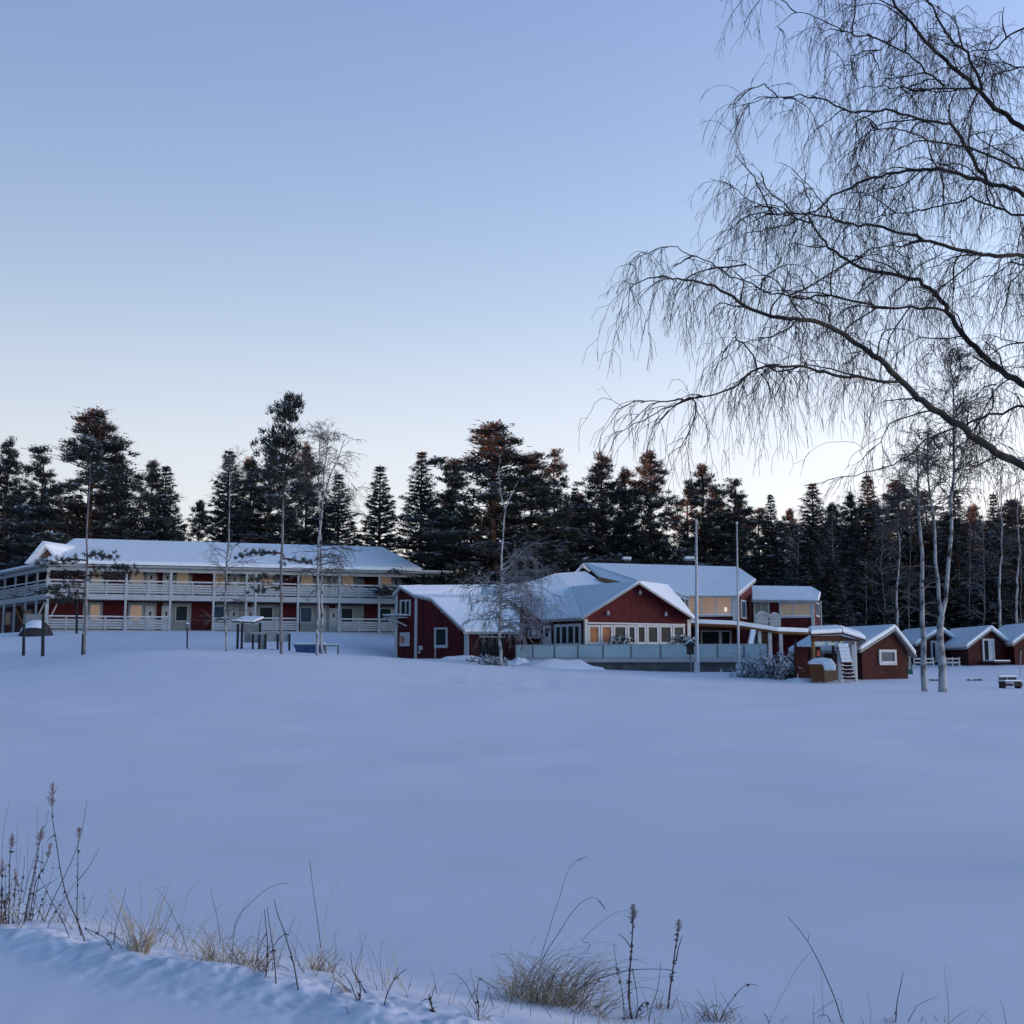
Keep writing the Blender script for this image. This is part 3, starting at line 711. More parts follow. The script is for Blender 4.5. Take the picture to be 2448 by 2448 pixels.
    for a in ps:
        mb = MB(); D.tbox(mb, D.s_of(a) - .035, D.s_of(a) + .035, zdk + .004, zdk + H * .98, -.06, -.0); Gf.part('post', mb, 'steel')
    mb = MB(); D.tbox(mb, t0, t1 - .1, zdk + H - .038, zdk + H + .02, -.075, .005); r = Gf.part('top_rail', mb, 'rail')
    # snow-laden bush-like planters on the terrace
    rs = np.random.RandomState(5)
    for sx, Yp in ((1483, 71.9), (1633, 70.9)):
        c = W(sx, 1535, Yp); mb = MB(); n = 260
        d_ = rs.normal(size=(n, 3)); d_[:, 2] = np.abs(d_[:, 2]) * .8 + .1
        cc = c + rs.normal(size=(n, 3)) * (.35, .25, .12)
        mb.tris(cc[:180], d_[:180], rs.uniform(.2, .5, 180), .06, 0); mb.tris(cc[180:] + (0, 0, .12), d_[180:] * (1, 1, .4), rs.uniform(.15, .3, 80), .13, 1)
        mb.tube([c - (0, 0, .9), c], .05, 5, 0)
        mb.tube([np.array((c[0], c[1], zdk + .05)), np.array((c[0], c[1], zdk + .45))], [.25, .32], 8, 2)
        single('potted_shrub', 'frosted potted shrub behind the glass fence by the ' + ('glowing windows' if sx < 1500 else 'first flagpole'), 'shrub', mb, ['spruce', 'snow_dust', 'concrete'], (c[0], c[1], zdk), 'potted shrubs on the terrace')
restaurant()

# ================================================================== red cabins on the right
def cabin(label, sxl, Yl, sxr, Yr, peak, eyl, eyr, base, ridge_back, eaveback, wallm='red_log', win=None, door=None, dark=False, backwall=True):
    F = Fr(sxl, Yl, sxr, Yr); zb = F.z((sxl + sxr) / 2, base)
    T = Thing('cabin', label, 'cabin', F.P((F.s_of(sxl) + F.s_of(sxr)) / 2, -2, zb), 'small red log cabins by the wood')
    pk = F.px(*peak); l, r = F.s_of(sxl), F.s_of(sxr)
    zl = F.z(sxl, eyl); zr_ = F.z(sxr, eyr); dp = 4.2
    # depth direction chosen so the far ridge end lands where the photo shows it
    rb = W(*ridge_back); dv = np.array((rb[0] - pk[0], rb[1] - pk[1]))
    dvn = dv / np.linalg.norm(dv)
    pts = [F.P(l, 0, zb - .4), F.P(l, 0, zl), pk, F.P(r, 0, zr_), F.P(r, 0, zb - .4)]
    mb = MB(); mb.prism(pts, (dv[0] * .97, dv[1] * .97, 0)); T.part('wall', mb, wallm)
    # roof: two snowy slopes overhanging the walls
    ov = .35; tp = F.s_of(peak[0])
    sl = (pk[2] - zl) / (tp - l); sr = (pk[2] - zr_) / (r - tp)
    el = F.P(l - ov, .3, zl - sl * ov + .02); er = F.P(r + ov, .3, zr_ - sr * ov + .02); pp = F.P(tp, .3, pk[2] + .03)
    D = np.array((dv[0], dv[1], 0)) + np.array((F.n[0], F.n[1], 0)) * -.3
    for pp0, ee in ((pp, el), (pp, er)):
        q = [np.array(pp0), np.array(ee), np.array(ee) + D, np.array(pp0) + D]
        mb = MB(); mb.prism(q, (0, 0, .10)); rf = T.part('roof', mb, 'fascia')
        mb = MB(); mb.prism([a + (0, 0, .103) for a in q], (0, 0, .24)); T.part('roof_snow', mb, 'snow', parent=rf)
    if win: add_window(T, F, *win, 'glassblue', fw=.13)
    if door:
        a, b, y0, y1 = door
        w = add_window(T, F, a, b, y0, y1, 'darkroom', fw=.11, sill=False, name='door_frame')
        mb = MB(); F.box(mb, a + (b - a) * .50, b - 3, y0 + 4, y1 - 2, .04, .06); T.part('door', mb, 'white')
        mb = MB(); F.box(mb, a - 4, b + 6, y1 - 1, y1 + 3, .1, 1.2); st = T.part('doorstep', mb, 'darkwood'); mb = MB(); F.box(mb, a - 4, b + 6, y1 - 4, y1 - 1.1, .1, 1.2); T.part('doorstep_snow', mb, 'snow', parent=st)
    return T, F
cabin('small red log cabin with a square white window in its gable, behind the shelter', 2058, 60.5, 2166, 61.8, (2131, 1509), 1554, 1556, 1616, (1962, 1497, 68), None, win=(2097, 2138, 1553, 1590))
cabin('red log cabin with an open white-framed door right of the birch trunks', 2312, 74.5, 2411, 75.5, (2363, 1508), 1545, 1548, 1587, (2275, 1502, 82), None, door=(2345, 2373, 1527, 1582))
cabin('dark reddish cabin half hidden behind the two white birch trunks', 2192, 78, 2290, 79, (2245, 1509), 1540, 1545, 1590, (2165, 1500, 86), None, wallm='red_dark', door=(2222, 2242, 1532, 1584))
cabin('red cabin cut off by the right edge of the view', 2422, 74.5, 2530, 75.5, (2477, 1500), 1538, 1540, 1587, (2400, 1505, 81), None)

# ================================================================== evergreens
def pine_mesh(seed, H=20., r=3.0, cb=.3, dens=5.2, low=(), tuft=1.0, snow=.85, needle='pine', barkm='bark', lowtuft=.5, tr0=.19):
    rs = np.random.RandomState(seed)
    tr = MB(); n = 9; zz = np.linspace(-.6, H * .96, n)
    pth = np.c_[np.cumsum(rs.normal(size=n) * .07), np.cumsum(rs.normal(size=n) * .07), zz]; pth[:, :2] -= pth[1, :2]
    tr.tube(pth, np.linspace(tr0, .035, n) * (H / 20) ** .7, 7)
    tx = lambda z: np.array((np.interp(z, zz, pth[:, 0]), np.interp(z, zz, pth[:, 1])))
    cr = MB(); C = []; O = []; S = []
    nb = int((1 - cb) * H * dens)
    gaps = rs.uniform(0, 6.28, 7); gz = rs.uniform(cb, 1, 7)
    for i in range(nb):
        t = rs.uniform(0, 1) ** .95; z = H * (cb + (1 - cb) * t * .97); az = rs.uniform(0, 2 * math.pi)
        if any(abs((az - g + 3.14) % 6.28 - 3.14) < .5 and abs(z / H - q) < .05 for g, q in zip(gaps, gz)): continue
        L = r * (1 - t) ** .62 * min(1, .65 + t * 2.2) * rs.uniform(.55, 1.2) * (1 + .22 * math.sin(az * 2 + z * 1.3 + seed)) + .10
        el = R(-8 + 42 * t + rs.normal() * 9)
        if len(low) and False: pass
        d = np.array((math.cos(az) * math.cos(el), math.sin(az) * math.cos(el), math.sin(el)))
        p0 = np.r_[tx(z), z]; m_ = 5; f = np.linspace(0, 1, m_)[:, None]
        P = p0 + d * L * f + np.array((0, 0, 1)) * (f ** 2) * L * .18 + rs.normal(size=(m_, 3)) * .05 * L * f
        cr.tube(P, np.linspace(.045, .014, m_) * (H / 20), 4, 1, cap=False)
        k = max(2, int(L * 1.9))
        for q in range(k):
            ff = rs.uniform(.35, 1.02); ip = ff * (m_ - 1); a = int(min(m_ - 2, ip)); c = P[a] + (P[a + 1] - P[a]) * (ip - a)
            c = c + rs.normal(size=3) * (.24, .24, .20) * (.5 + .5 * L / r)
            C.append(c); O.append(d); S.append(rs.uniform(.7, 1.25) * (1 - .35 * t))
    for (z, L, az, cnt) in low:
        d = np.array((math.cos(az), math.sin(az), .12)); p0 = np.r_[tx(z), z]; m_ = 7; f = np.linspace(0, 1, m_)[:, None]
        P = p0 + d * L * f - np.array((0, 0, 1)) * (f ** 2) * L * .22 + rs.normal(size=(m_, 3)) * .06 * f
        cr.tube(P, np.linspace(.05, .015, m_), 4, 1, cap=False)
        for q in range(int(cnt * 1.7)):
            ff = rs.uniform(.25, 1.02); ip = ff * (m_ - 1); a = int(min(m_ - 2, ip)); c = P[a] + (P[a + 1] - P[a]) * (ip - a)
            C.append(c + rs.normal(size=3) * (.34, .34, .09)); O.append(d * 1.2 - np.array((0, 0, .6))); S.append(rs.uniform(.45, .8) * lowtuft)
    # leader tufts
    for q in range(6): C.append(np.r_[tx(H), H * rs.uniform(.955, 1.0)] + rs.normal(size=3) * (.16, .16, .02)); O.append(np.array((0, 0, 1.))); S.append(.8)
    C = np.array(C); O = np.array(O); S = np.array(S) * tuft * 1.12; K = 44
    c = np.repeat(C, K, 0); o = np.repeat(O, K, 0); s = np.repeat(S, K)
    d = o * .35 + np.array((0, 0, .95)) + rs.normal(size=c.shape) * .62
    cr.tris(c + rs.normal(size=c.shape) * .13 * s[:, None], d, rs.uniform(.20, .40, len(c)) * s, rs.uniform(.055, .095, len(c)) * s, 0)
    K = 9; sel = rs.rand(len(C)) < snow
    c = np.repeat(C[sel], K, 0); s = np.repeat(S[sel], K); d = rs.normal(size=c.shape); d[:, 2] = np.abs(d[:, 2]) * .35
    cr.tris(c + rs.normal(size=c.shape) * (.17, .17, .05) + (0, 0, .26), d, rs.uniform(.18, .32, len(c)) * s, rs.uniform(.07, .13, len(c)) * s, 2, updir=(0, 0, 1))
    return tr, cr, [barkm], [needle, 'bark', 'snow_dust']
def spruce_mesh(seed, H=18., r=2.8, snow=.45, cb=.05):
    rs = np.random.RandomState(seed)
    tr = MB(); tr.tube([(0, 0, -.6), (0, 0, H * .5), (0, 0, H * .99)], [.2, .12, .02], 7)
    cr = MB(); C = []; D = []; SC_ = []; SD = []; SW = []
    z = H * cb; rr_ = 1.0
    while z < H * .985:
        t = (z / H - cb) / (1 - cb); n = 8 if t < .8 else 6; a0 = rs.uniform(0, 6.28); whr = rs.uniform(.85, 1.12)
        for k in range(n):
            az = a0 + k * 6.283 / n + rs.normal() * .22
            L = max(.14, r * (1 - t) ** .82 * rs.uniform(.72, 1.12) * whr)
            el = -.42 + .95 * t + rs.normal() * .08
            h = np.array((math.cos(az), math.sin(az), 0)); m_ = 5; f = np.linspace(0, 1, m_)[:, None]
            P = np.array((0, 0, z)) + h * L * f + np.array((0, 0, 1)) * (f * math.sin(el) * L + f ** 3 * L * .20)
            if L > .8: cr.tube(P, np.linspace(.03, .01, m_), 3, 1, cap=False)
            k2 = max(5, int(L * 14))
            ff = rs.uniform(.12, 1.0, k2) ** .8; ip = ff * (m_ - 1); a = np.minimum(m_ - 2, ip.astype(int)); c = P[a] + (P[a + 1] - P[a]) * (ip - a)[:, None]
            sd = np.array((-h[1], h[0], 0)) * rs.choice([-1, 1], k2)[:, None]
            for rep in range(3):
                dd = h * .55 + sd * rs.uniform(.1, .9, (k2, 1)) + np.array((0, 0, -1)) * rs.uniform(.0, .8, (k2, 1)) + rs.normal(size=(k2, 3)) * .2
                C.append(c + rs.normal(size=c.shape) * (.07, .07, .04)); D.append(dd); 
            ns = rs.binomial(k2, min(1, snow * 1.0) * (.75 if t < .7 else .35))
            if ns:
                SC_.append(c[:ns] + (0, 0, .07)); SD.append(h + sd[:ns] * .5 + rs.normal(size=(ns, 3)) * .15 + (0, 0, -.25))
        z += rs.uniform(.30, .44) * (H / 18)
    C = np.concatenate(C); D = np.concatenate(D)
    cr.tris(C, D, rs.uniform(.22, .42, len(C)), rs.uniform(.06, .10, len(C)), 0)
    C = np.concatenate(SC_); D = np.concatenate(SD)
    cr.tris(C, D, rs.uniform(.22, .42, len(C)), rs.uniform(.08, .15, len(C)), 2, updir=(0, 0, 1))
    return tr, cr, ['bark'], ['spruce', 'bark', 'snow_dust']
VAR = {}
def variant(kind, k):
    key = (kind, k)
    if key not in VAR:
        if kind == 'pine': H, r = 20., 3.0; q = pine_mesh(100 + k, H, r, cb=[.20, .26, .14, .30, .22, .12][k % 6], dens=[13, 12, 15, 11, 13, 13.5][k % 6])
        elif kind == 'spruce': H, r = 18., 2.9; q = spruce_mesh(300 + k, H, r, snow=[.75, .95, .6, 1.0][k % 4])
        elif kind == 'thin': H, r = 12., 1.7; q = spruce_mesh(500 + k, H, r, snow=.8)
        tr, cr, tm, cm = q
        ot = tr.build('trunk', tm, None, smooth=True); oc = cr.build('crown', cm, None)
        VAR[key] = [ot, oc, H, r, True]
    return VAR[key]
def place_tree(name, label, cat, kind, k, sx, top, Y, hw, rot=0., group='evergreens standing behind the buildings', lean=0.):
    X = KX(sx) * Y; z0 = h1(X, Y) - .1; zt = W(sx, top, Y)[2]; hgt_ = zt - z0
    v = variant(kind, k); H, r = v[2], v[3]
    s = hgt_ / H; w = hw * Y / FS; sxy = float(np.clip((1.95 if kind == 'pine' else 1.8) * w / r, .5 * s, 3.2 * s)); sxy *= rsT.uniform(.92, 1.12)
    T = bpy.data.objects.new(name, None); COL.objects.link(T); T.location = (X, Y, z0); T.scale = (sxy, sxy, s); T.rotation_euler = (0, lean, rot)
    T['label'] = label; T['category'] = cat; T['group'] = group
    for i in (0, 1):
        if v[4]: o = v[i]
        else: o = v[i].copy(); COL.objects.link(o)
        o.parent = T
    v[4] = False
    return T
# columns: kind, variant, photo x, top y, distance, half width, label
rsT = random.Random(11)
TREES = [
 ('pine', 0, 4, 1050, 112, 50, 'dark snow-dusted pine cut off by the left edge of the view'),
 ('pine', 1, 84, 1092, 118, 66, 'broad dark pine between the edge pine and the tallest left pine'),
 ('pine', 2, 207, 978, 104, 106, 'tallest and broadest pine of the left group, above the lodge gablet'),
 ('pine', 4, 262, 1085, 110, 50, 'dark pine leaning on the right flank of the broad left pine'),
 ('pine', 3, 352, 1103, 120, 38, 'sparse pine with sky gaps left of the lone snowy spruce'),
 ('spruce', 0, 384, 1112, 112, 58, 'stout snow-dusted spruce standing alone over the lodge ridge'),
 ('pine', 5, 472, 1196, 124, 34, 'small pine glowing red in the last sun beside the pointed spruce'),
 ('spruce', 2, 536, 1068, 110, 62, 'tall pointed spruce left of the thin tall pine'),
 ('pine', 4, 586, 1096, 116, 48, 'dark bushy pine right behind the pointed spruce'),
 ('pine', 1, 640, 1092, 112, 62, 'dark pine filling the gap behind the thin tall pine'),
 ('pine', 0, 724, 1062, 118, 56, 'dark pine showing through the bare birch crown'),
 ('spruce', 3, 804, 1128, 112, 60, 'snowy spruce right of the twin-stemmed birch'),
 ('spruce', 1, 904, 1106, 112, 58, 'slim frosted spruce over the right hip of the lodge roof'),
 ('spruce', 3, 1004, 1074, 108, 58, 'frosted spruce with a rusty sunlit tip'),
 ('pine', 3, 1086, 1100, 114, 56, 'snowy-armed pine left of the largest pine'),
 ('pine', 2, 1186, 1010, 100, 122, 'largest pine of the view with a reddish sunlit top'),
 ('pine', 5, 1268, 1088, 108, 66, 'dark pine leaning on the right side of the largest pine'),
 ('pine', 1, 1328, 1076, 112, 48, 'paler snow-speckled pine right of the largest pine'),
 ('spruce', 2, 1376, 1158, 114, 34, 'small dark spruce between the speckled pine and the orange-edged pine'),
 ('pine', 0, 1436, 1086, 110, 62, 'pine with an orange sunlit left edge'),
 ('pine', 4, 1498, 1120, 114, 46, 'dark pine between the orange-edged pine and the rounded pine'),
 ('pine', 2, 1554, 1079, 108, 66, 'rounded dark pine behind the chimneys'),
 ('pine', 3, 1684, 1112, 112, 52, 'pine with a glowing orange-brown top behind the first flagpole'),
 ('pine', 1, 1766, 1146, 108, 58, 'snow-grey pine behind the second flagpole'),
 ('spruce', 0, 1850, 1180, 110, 34, 'narrow spruce right of the flagpoles'),
 ('pine', 5, 1898, 1216, 130, 34, 'pale pink-lit pine far behind between two spruces'),
 ('spruce', 3, 1952, 1150, 104, 60, 'frost-covered drooping spruce above the right block'),
 ('pine', 4, 1996, 1204, 112, 38, 'low pine with an orange stem right of the drooping spruce'),
 ('pine', 0, 2044, 1180, 116, 44, 'open-crowned pine with an orange-lit gap'),
 ('spruce', 2, 2086, 1128, 104, 54, 'dark pointed spruce left of the white birches'),
 ('pine', 2, 2150, 1150, 112, 70, 'reddish-brown pine behind the left stem of the forked birch'),
 ('pine', 1, 2222, 1176, 114, 60, 'dull red pine behind the right stem of the forked birch'),
 ('spruce', 0, 2296, 1168, 106, 56, 'dark spruce right of the forked birch'),
 ('pine', 5, 2344, 1206, 122, 42, 'small pine with an orange-lit edge beyond the dark spruce'),
 ('spruce', 1, 2390, 1172, 116, 38, 'pink-tipped far spruce near the right edge'),
 ('pine', 3, 2436, 1196, 108, 56, 'dark broad pine cut off by the right edge of the view'),
]
rsT = random.Random(11)
for i, (kd, k, sx, top, Y, hw, lab) in enumerate(TREES):
    place_tree('pine_tree' if kd == 'pine' else 'spruce_tree', lab, 'tree', kd, k, sx, top, Y, hw, rsT.uniform(0, 6.28))
# second rank, lower and further back: closes the gaps near the roofs
back = []
x = 10
while x < 2520:
    dense = x > 1860
    if (x < 300 or 570 < x < 770 or x > 1020) and not (330 < x < 350 or 440 < x < 470 or 940 < x < 975 or 1080 < x < 1145 or 1275 < x < 1345 or 1570 < x < 1650):
        back.append((x, rsT.uniform(1165, 1235) if not dense else rsT.uniform(1195, 1260), rsT.uniform(128, 142), rsT.uniform(36, 54)))
    x += rsT.uniform(44, 62) if not dense else rsT.uniform(30, 40)
for i, (sx, top, Y, hw) in enumerate(back):
    if sx < 950 and 340 < sx < 480: top = 1290
    kd = 'spruce' if rsT.random() < .45 else 'pine'
    place_tree('spruce_tree' if kd == 'spruce' else 'pine_tree', 'dark evergreen in the half-hidden back rank of the wood behind the roofs', 'tree', kd, rsT.randrange(4), sx, top, Y, hw, rsT.uniform(0, 6.28), group='back rank of evergreens')
# low young spruces under the wood on the right
for i, (sx, top, Y, hw) in enumerate([(x_ + rsT.uniform(-8, 8), rsT.uniform(1340, 1420), rsT.uniform(98, 112), rsT.uniform(28, 44)) for x_ in range(1905, 2470, 34)]):
    place_tree('young_spruce', 'dim young spruce in the dark undergrowth of the wood behind the red cabins', 'tree', 'thin', i % 3, sx, top, Y, hw, rsT.uniform(0, 6.28), group='undergrowth spruces')
for i, (sx, top, Y, hw, lab) in enumerate([(2034, 1446, 72, 17, 'tiny snowy spruce peeping over the ridge of the small red cabin'), (1990, 1330, 92, 40, 'snow-loaded young spruce right of the beige-blind block'), (1935, 1290, 97, 48, 'snow-loaded young spruce rising behind the right block roof')]):
    place_tree('young_spruce', lab, 'tree', 'thin', (i + 1) % 3, sx, top, Y, hw, i * 2.0, group='snow-loaded young spruces')

# ---------------- slender pines in front of the lodge (own shapes)
def own_tree(name, label, cat, q, loc, smooth=False, group=None):
    T = Thing(name, label, cat, (0, 0, 0), group); tr, cr, tm, cm = q
    T.part('trunk', tr, tm, smooth=True); T.part('crown', cr, cm); T.o.location = tuple(loc); return T
def base_at(sx, sy, Y):
    X = KX(sx) * Y; return np.array((X, Y, h1(X, Y) - .05))
b = base_at(204, 1564, 63); Ht = W(204, 1060, 63)[2] - b[2]
own_tree('slender_pine', 'slender pine with a pale trunk and drooping snowy boughs before the lodge gablet', 'tree',
         pine_mesh(41, Ht, 1.35, .72, 8, barkm='barkgrey', tr0=.12, low=[(5.35, 2.2, 3.3, 26), (5.0, 2.4, .1, 26), (4.7, 1.8, 2.7, 20), (5.6, 1.6, -.3, 18), (4.55, 1.7, .4, 18), (3.9, 2.2, 3.4, 26), (3.6, 1.6, 2.9, 18), (3.3, 1.9, 3.0, 20)], snow=.8), b, group='slender pines before the lodge')
b = base_at(672, 1562, 62); Ht = W(672, 948, 62)[2] - b[2]
own_tree('slender_pine', 'tallest thin pine with an open crown high above the middle of the lodge', 'tree',
         pine_mesh(43, Ht, 1.85, .58, 14, barkm='barkgrey', tr0=.12, low=[(9.1, 1.5, 3.0, 10), (8.4, 1.3, .2, 8), (5.2, 2.2, 3.3, 22), (4.9, 1.5, .3, 14), (3.9, 1.5, 3.4, 14), (3.4, 1.4, 2.9, 12)], snow=.7, tuft=.95), b, group='slender pines before the lodge')

# ================================================================== leafless birches
def grow(mb, p, d, L, r0, rs, depth, droop, m=1, seg=6, wig=.16, kids=(5, 4), minr=.006, kidlen=.5):
    P = [p]; q = p.copy(); dd = d / np.linalg.norm(d)
    for i in range(seg):
        dd = dd + rs.normal(size=3) * wig + np.array((0, 0, -droop * (i / seg)))
        dd /= np.linalg.norm(dd); q = q + dd * L / seg; P.append(q)
    P = np.array(P); rad = np.linspace(r0, max(minr, r0 * .3), seg + 1)
    mb.tube(P, rad, 4 if r0 > .03 else 3, m, cap=False)
    if depth > 0:
        nk = kids[0] if depth > 1 else kids[1]
        for k in range(nk):
            f = rs.uniform(.2, .98); ip = f * seg; a = int(min(seg - 1, ip)); c = P[a] + (P[a + 1] - P[a]) * (ip - a)
            t = P[a + 1] - P[a]; t /= np.linalg.norm(t); side = rs.normal(size=3); side -= side.dot(t) * t; side /= np.linalg.norm(side)
            grow(mb, c, t * .75 + side * .7 + np.array((0, 0, .1)), L * kidlen * rs.uniform(.6, 1.2), max(minr, r0 * .45), rs, depth - 1, droop * 1.35, m, max(4, seg - 1), wig, kids, minr, kidlen)
def birch(label, stems, Y, seed, crowns, group, twig='twigfar', barkm='birch', lowfrost=None):
    """stems: list of (photo polyline, base radius, tip radius); crowns: (stem, f0, f1, count, length, up, droop, depth, mat, az range)"""
    rs = np.random.RandomState(seed)
    sx, sy = stems[0][0][0]; X = KX(sx) * Y; z0 = h1(X, Y)
    T = Thing('birch_tree', label, 'tree', (X, Y, z0), group)
    paths = []
    for pl, ra, rb in stems:
        P = np.array([W(a, b_, Y + (c if len(o) > 2 else 0)) for o in pl for a, b_, c in [tuple(o) + ((0,) if len(o) < 3 else ())]])
        # resample
        seg = np.r_[0, np.cumsum(np.linalg.norm(np.diff(P, axis=0), axis=1))]; n = max(8, int(seg[-1] / .6)); u = np.linspace(0, seg[-1], n)
        P = np.c_[[np.interp(u, seg, P[:, i]) for i in range(3)]].T
        P[1:-1] += rs.normal(size=P[1:-1].shape) * .025
        paths.append((P, np.linspace(ra, rb, n)))
    for i, (P, rad) in enumerate(paths):
        mb = MB(); 
        if i == 0: P = P.copy(); P[0, 2] = min(P[0, 2], z0) - .3
        mb.tube(P, rad, 8); T.part('trunk' if i == 0 else 'stem', mb, barkm, smooth=True)
    cr = MB()
    for (si, f0, f1, cnt, L, up, droop, depth, m, azr) in crowns:
        P, rad = paths[si]; n = len(P)
        for k in range(cnt):
            f = f0 + (f1 - f0) * (k + rs.uniform(0, 1)) / cnt; ip = f * (n - 1); a = int(min(n - 2, ip)); c = P[a] + (P[a + 1] - P[a]) * (ip - a)
            az = rs.uniform(*azr); el = up + rs.normal() * .15
            d = np.array((math.cos(az) * math.cos(el), math.sin(az) * math.cos(el), math.sin(el)))
            ll = L * rs.uniform(.65, 1.15) * (1 - .55 * max(0, (f - f0) / (1.0001 - f0)) ** 1.5 * (f1 > .9))
            grow(cr, c, d, ll, max(.012, rad[a] * .45), rs, depth, droop, m, kids=(8, 7), minr=.0075, kidlen=.46)
    T.part('crown', cr, [twig, 'twigfar', 'twigfrost'])
    return T
ALL = (0, 6.283)
birch('slim birch with bare twigs left of the grey garden shelter', [([(542, 1548), (538, 1470), (541, 1380), (546, 1300), (549, 1180), (552, 1090)], .065, .02)], 64, 5,
      [(0, .30, .52, 14, 1.7, .5, .12, 1, 1, ALL), (0, .12, .28, 8, 1.4, .1, .2, 1, 1, ALL), (0, .75, 1, 18, 1.5, .9, .08, 1, 1, ALL)], 'birches before the lodge')
birch('twin-stemmed birch with a wide weeping crown beside the blue tub', [([(758, 1564), (760, 1450), (761, 1320), (770, 1200), (776, 1120), (786, 1040)], .08, .02), ([(771, 1563, .2), (770, 1440, .3), (767, 1330, .3), (766, 1260, .2), (762, 1170, .1), (764, 1050, 0)], .07, .018), ([(771, 1190), (800, 1110), (824, 1050)], .05, .015)], 62, 8,
      [(0, .62, 1, 26, 2.6, .75, .26, 2, 1, ALL), (1, .70, 1, 12, 2.0, .8, .3, 1, 1, ALL), (2, .3, 1, 12, 1.8, .5, .4, 1, 1, ALL), (1, .30, .52, 14, 1.7, .1, .35, 1, 1, ALL), (0, .34, .5, 12, 2.3, .25, .35, 1, 1, (-.9, .9))], 'birches before the lodge')
birch('slim birch forking high up, frosted drooping boughs before the red west wing', [([(1196, 1587), (1195, 1520), (1197, 1440), (1199, 1350), (1203, 1260), (1208, 1215)], .10, .04), ([(1208, 1217), (1196, 1180), (1194, 1130), (1195, 1085)], .045, .015), ([(1208, 1215), (1222, 1180), (1238, 1150)], .035, .012)], 66, 3,
      [(0, .20, .60, 30, 2.4, .15, .42, 2, 2, ALL), (0, .38, .66, 14, 3.0, .35, .4, 2, 2, (-.6, .9)), (0, .7, 1, 10, 1.0, .4, .2, 0, 1, ALL), (1, .2, 1, 14, .8, .6, .2, 1, 1, ALL)], 'birches by the restaurant')
birch('white birch with a dark-scarred straight trunk, left of the forked pair', [([(2211, 1657), (2208, 1580), (2206, 1500), (2203, 1420), (2204, 1330), (2196, 1200), (2192, 1080)], .115, .025)], 46, 13,
      [(0, .62, 1, 22, 2.0, .55, .2, 2, 1, ALL), (0, .3, .5, 8, 1.2, .4, .15, 1, 1, ALL)], 'tall white birches on the right')
birch('tall white birch forking low into two long stems with a fine bare crown', [([(2252, 1660), (2252, 1580), (2250, 1520), (2251, 1472)], .16, .11), ([(2251, 1474), (2246, 1430), (2238, 1360), (2232, 1240), (2220, 1160), (2216, 1040)], .075, .02), ([(2251, 1474), (2262, 1430), (2268, 1360), (2274, 1250), (2280, 1130), (2278, 960), (2278, 840)], .08, .02)], 45.5, 17,
      [(2, .42, 1, 44, 2.2, .8, .16, 2, 1, ALL), (1, .55, 1, 22, 1.8, .6, .2, 2, 1, ALL), (1, .12, .3, 3, 1.6, .1, .1, 1, 1, (2.9, 3.4))], 'tall white birches on the right')
for (sx, top, base, Y, seed, lab) in [(2392, 1140, 1560, 84, 21, 'thin grey birch at the wood edge behind the open-door cabin'), (2432, 1190, 1560, 84, 22, 'thin grey birch at the wood edge near the right border'), (2146, 1200, 1560, 86, 23, 'thin grey birch in the wood behind the half-hidden cabin')]:
    birch(lab, [([(sx, base), (sx - 3, (base * 2 + top) / 3), (sx + 4, (base + top * 2) / 3), (sx, top)], .10, .02)], Y, seed, [(0, .45, 1, 20, 1.9, .7, .15, 1, 1, ALL)], 'thin birches at the wood edge')

for i_, sx in enumerate([1912, 1990, 2066, 2112, 2176, 2318, 2352, 2446]):
    top = rsT.uniform(1190, 1330); Y = rsT.uniform(93, 101)
    birch('thin bare grey birch standing among others in the dark wood behind the red cabins', [([(sx, 1560), (sx + rsT.uniform(-6, 6), 1450), (sx + rsT.uniform(-8, 8), 1350), (sx + rsT.uniform(-8, 8), top)], .038, .012)], Y, 60 + i_, [(0, .22, 1, 30, 2.3, .7, .2, 1, 2 if i_ % 3 == 0 else 0, ALL)], 'bare birches deep in the wood', barkm='barkgrey')
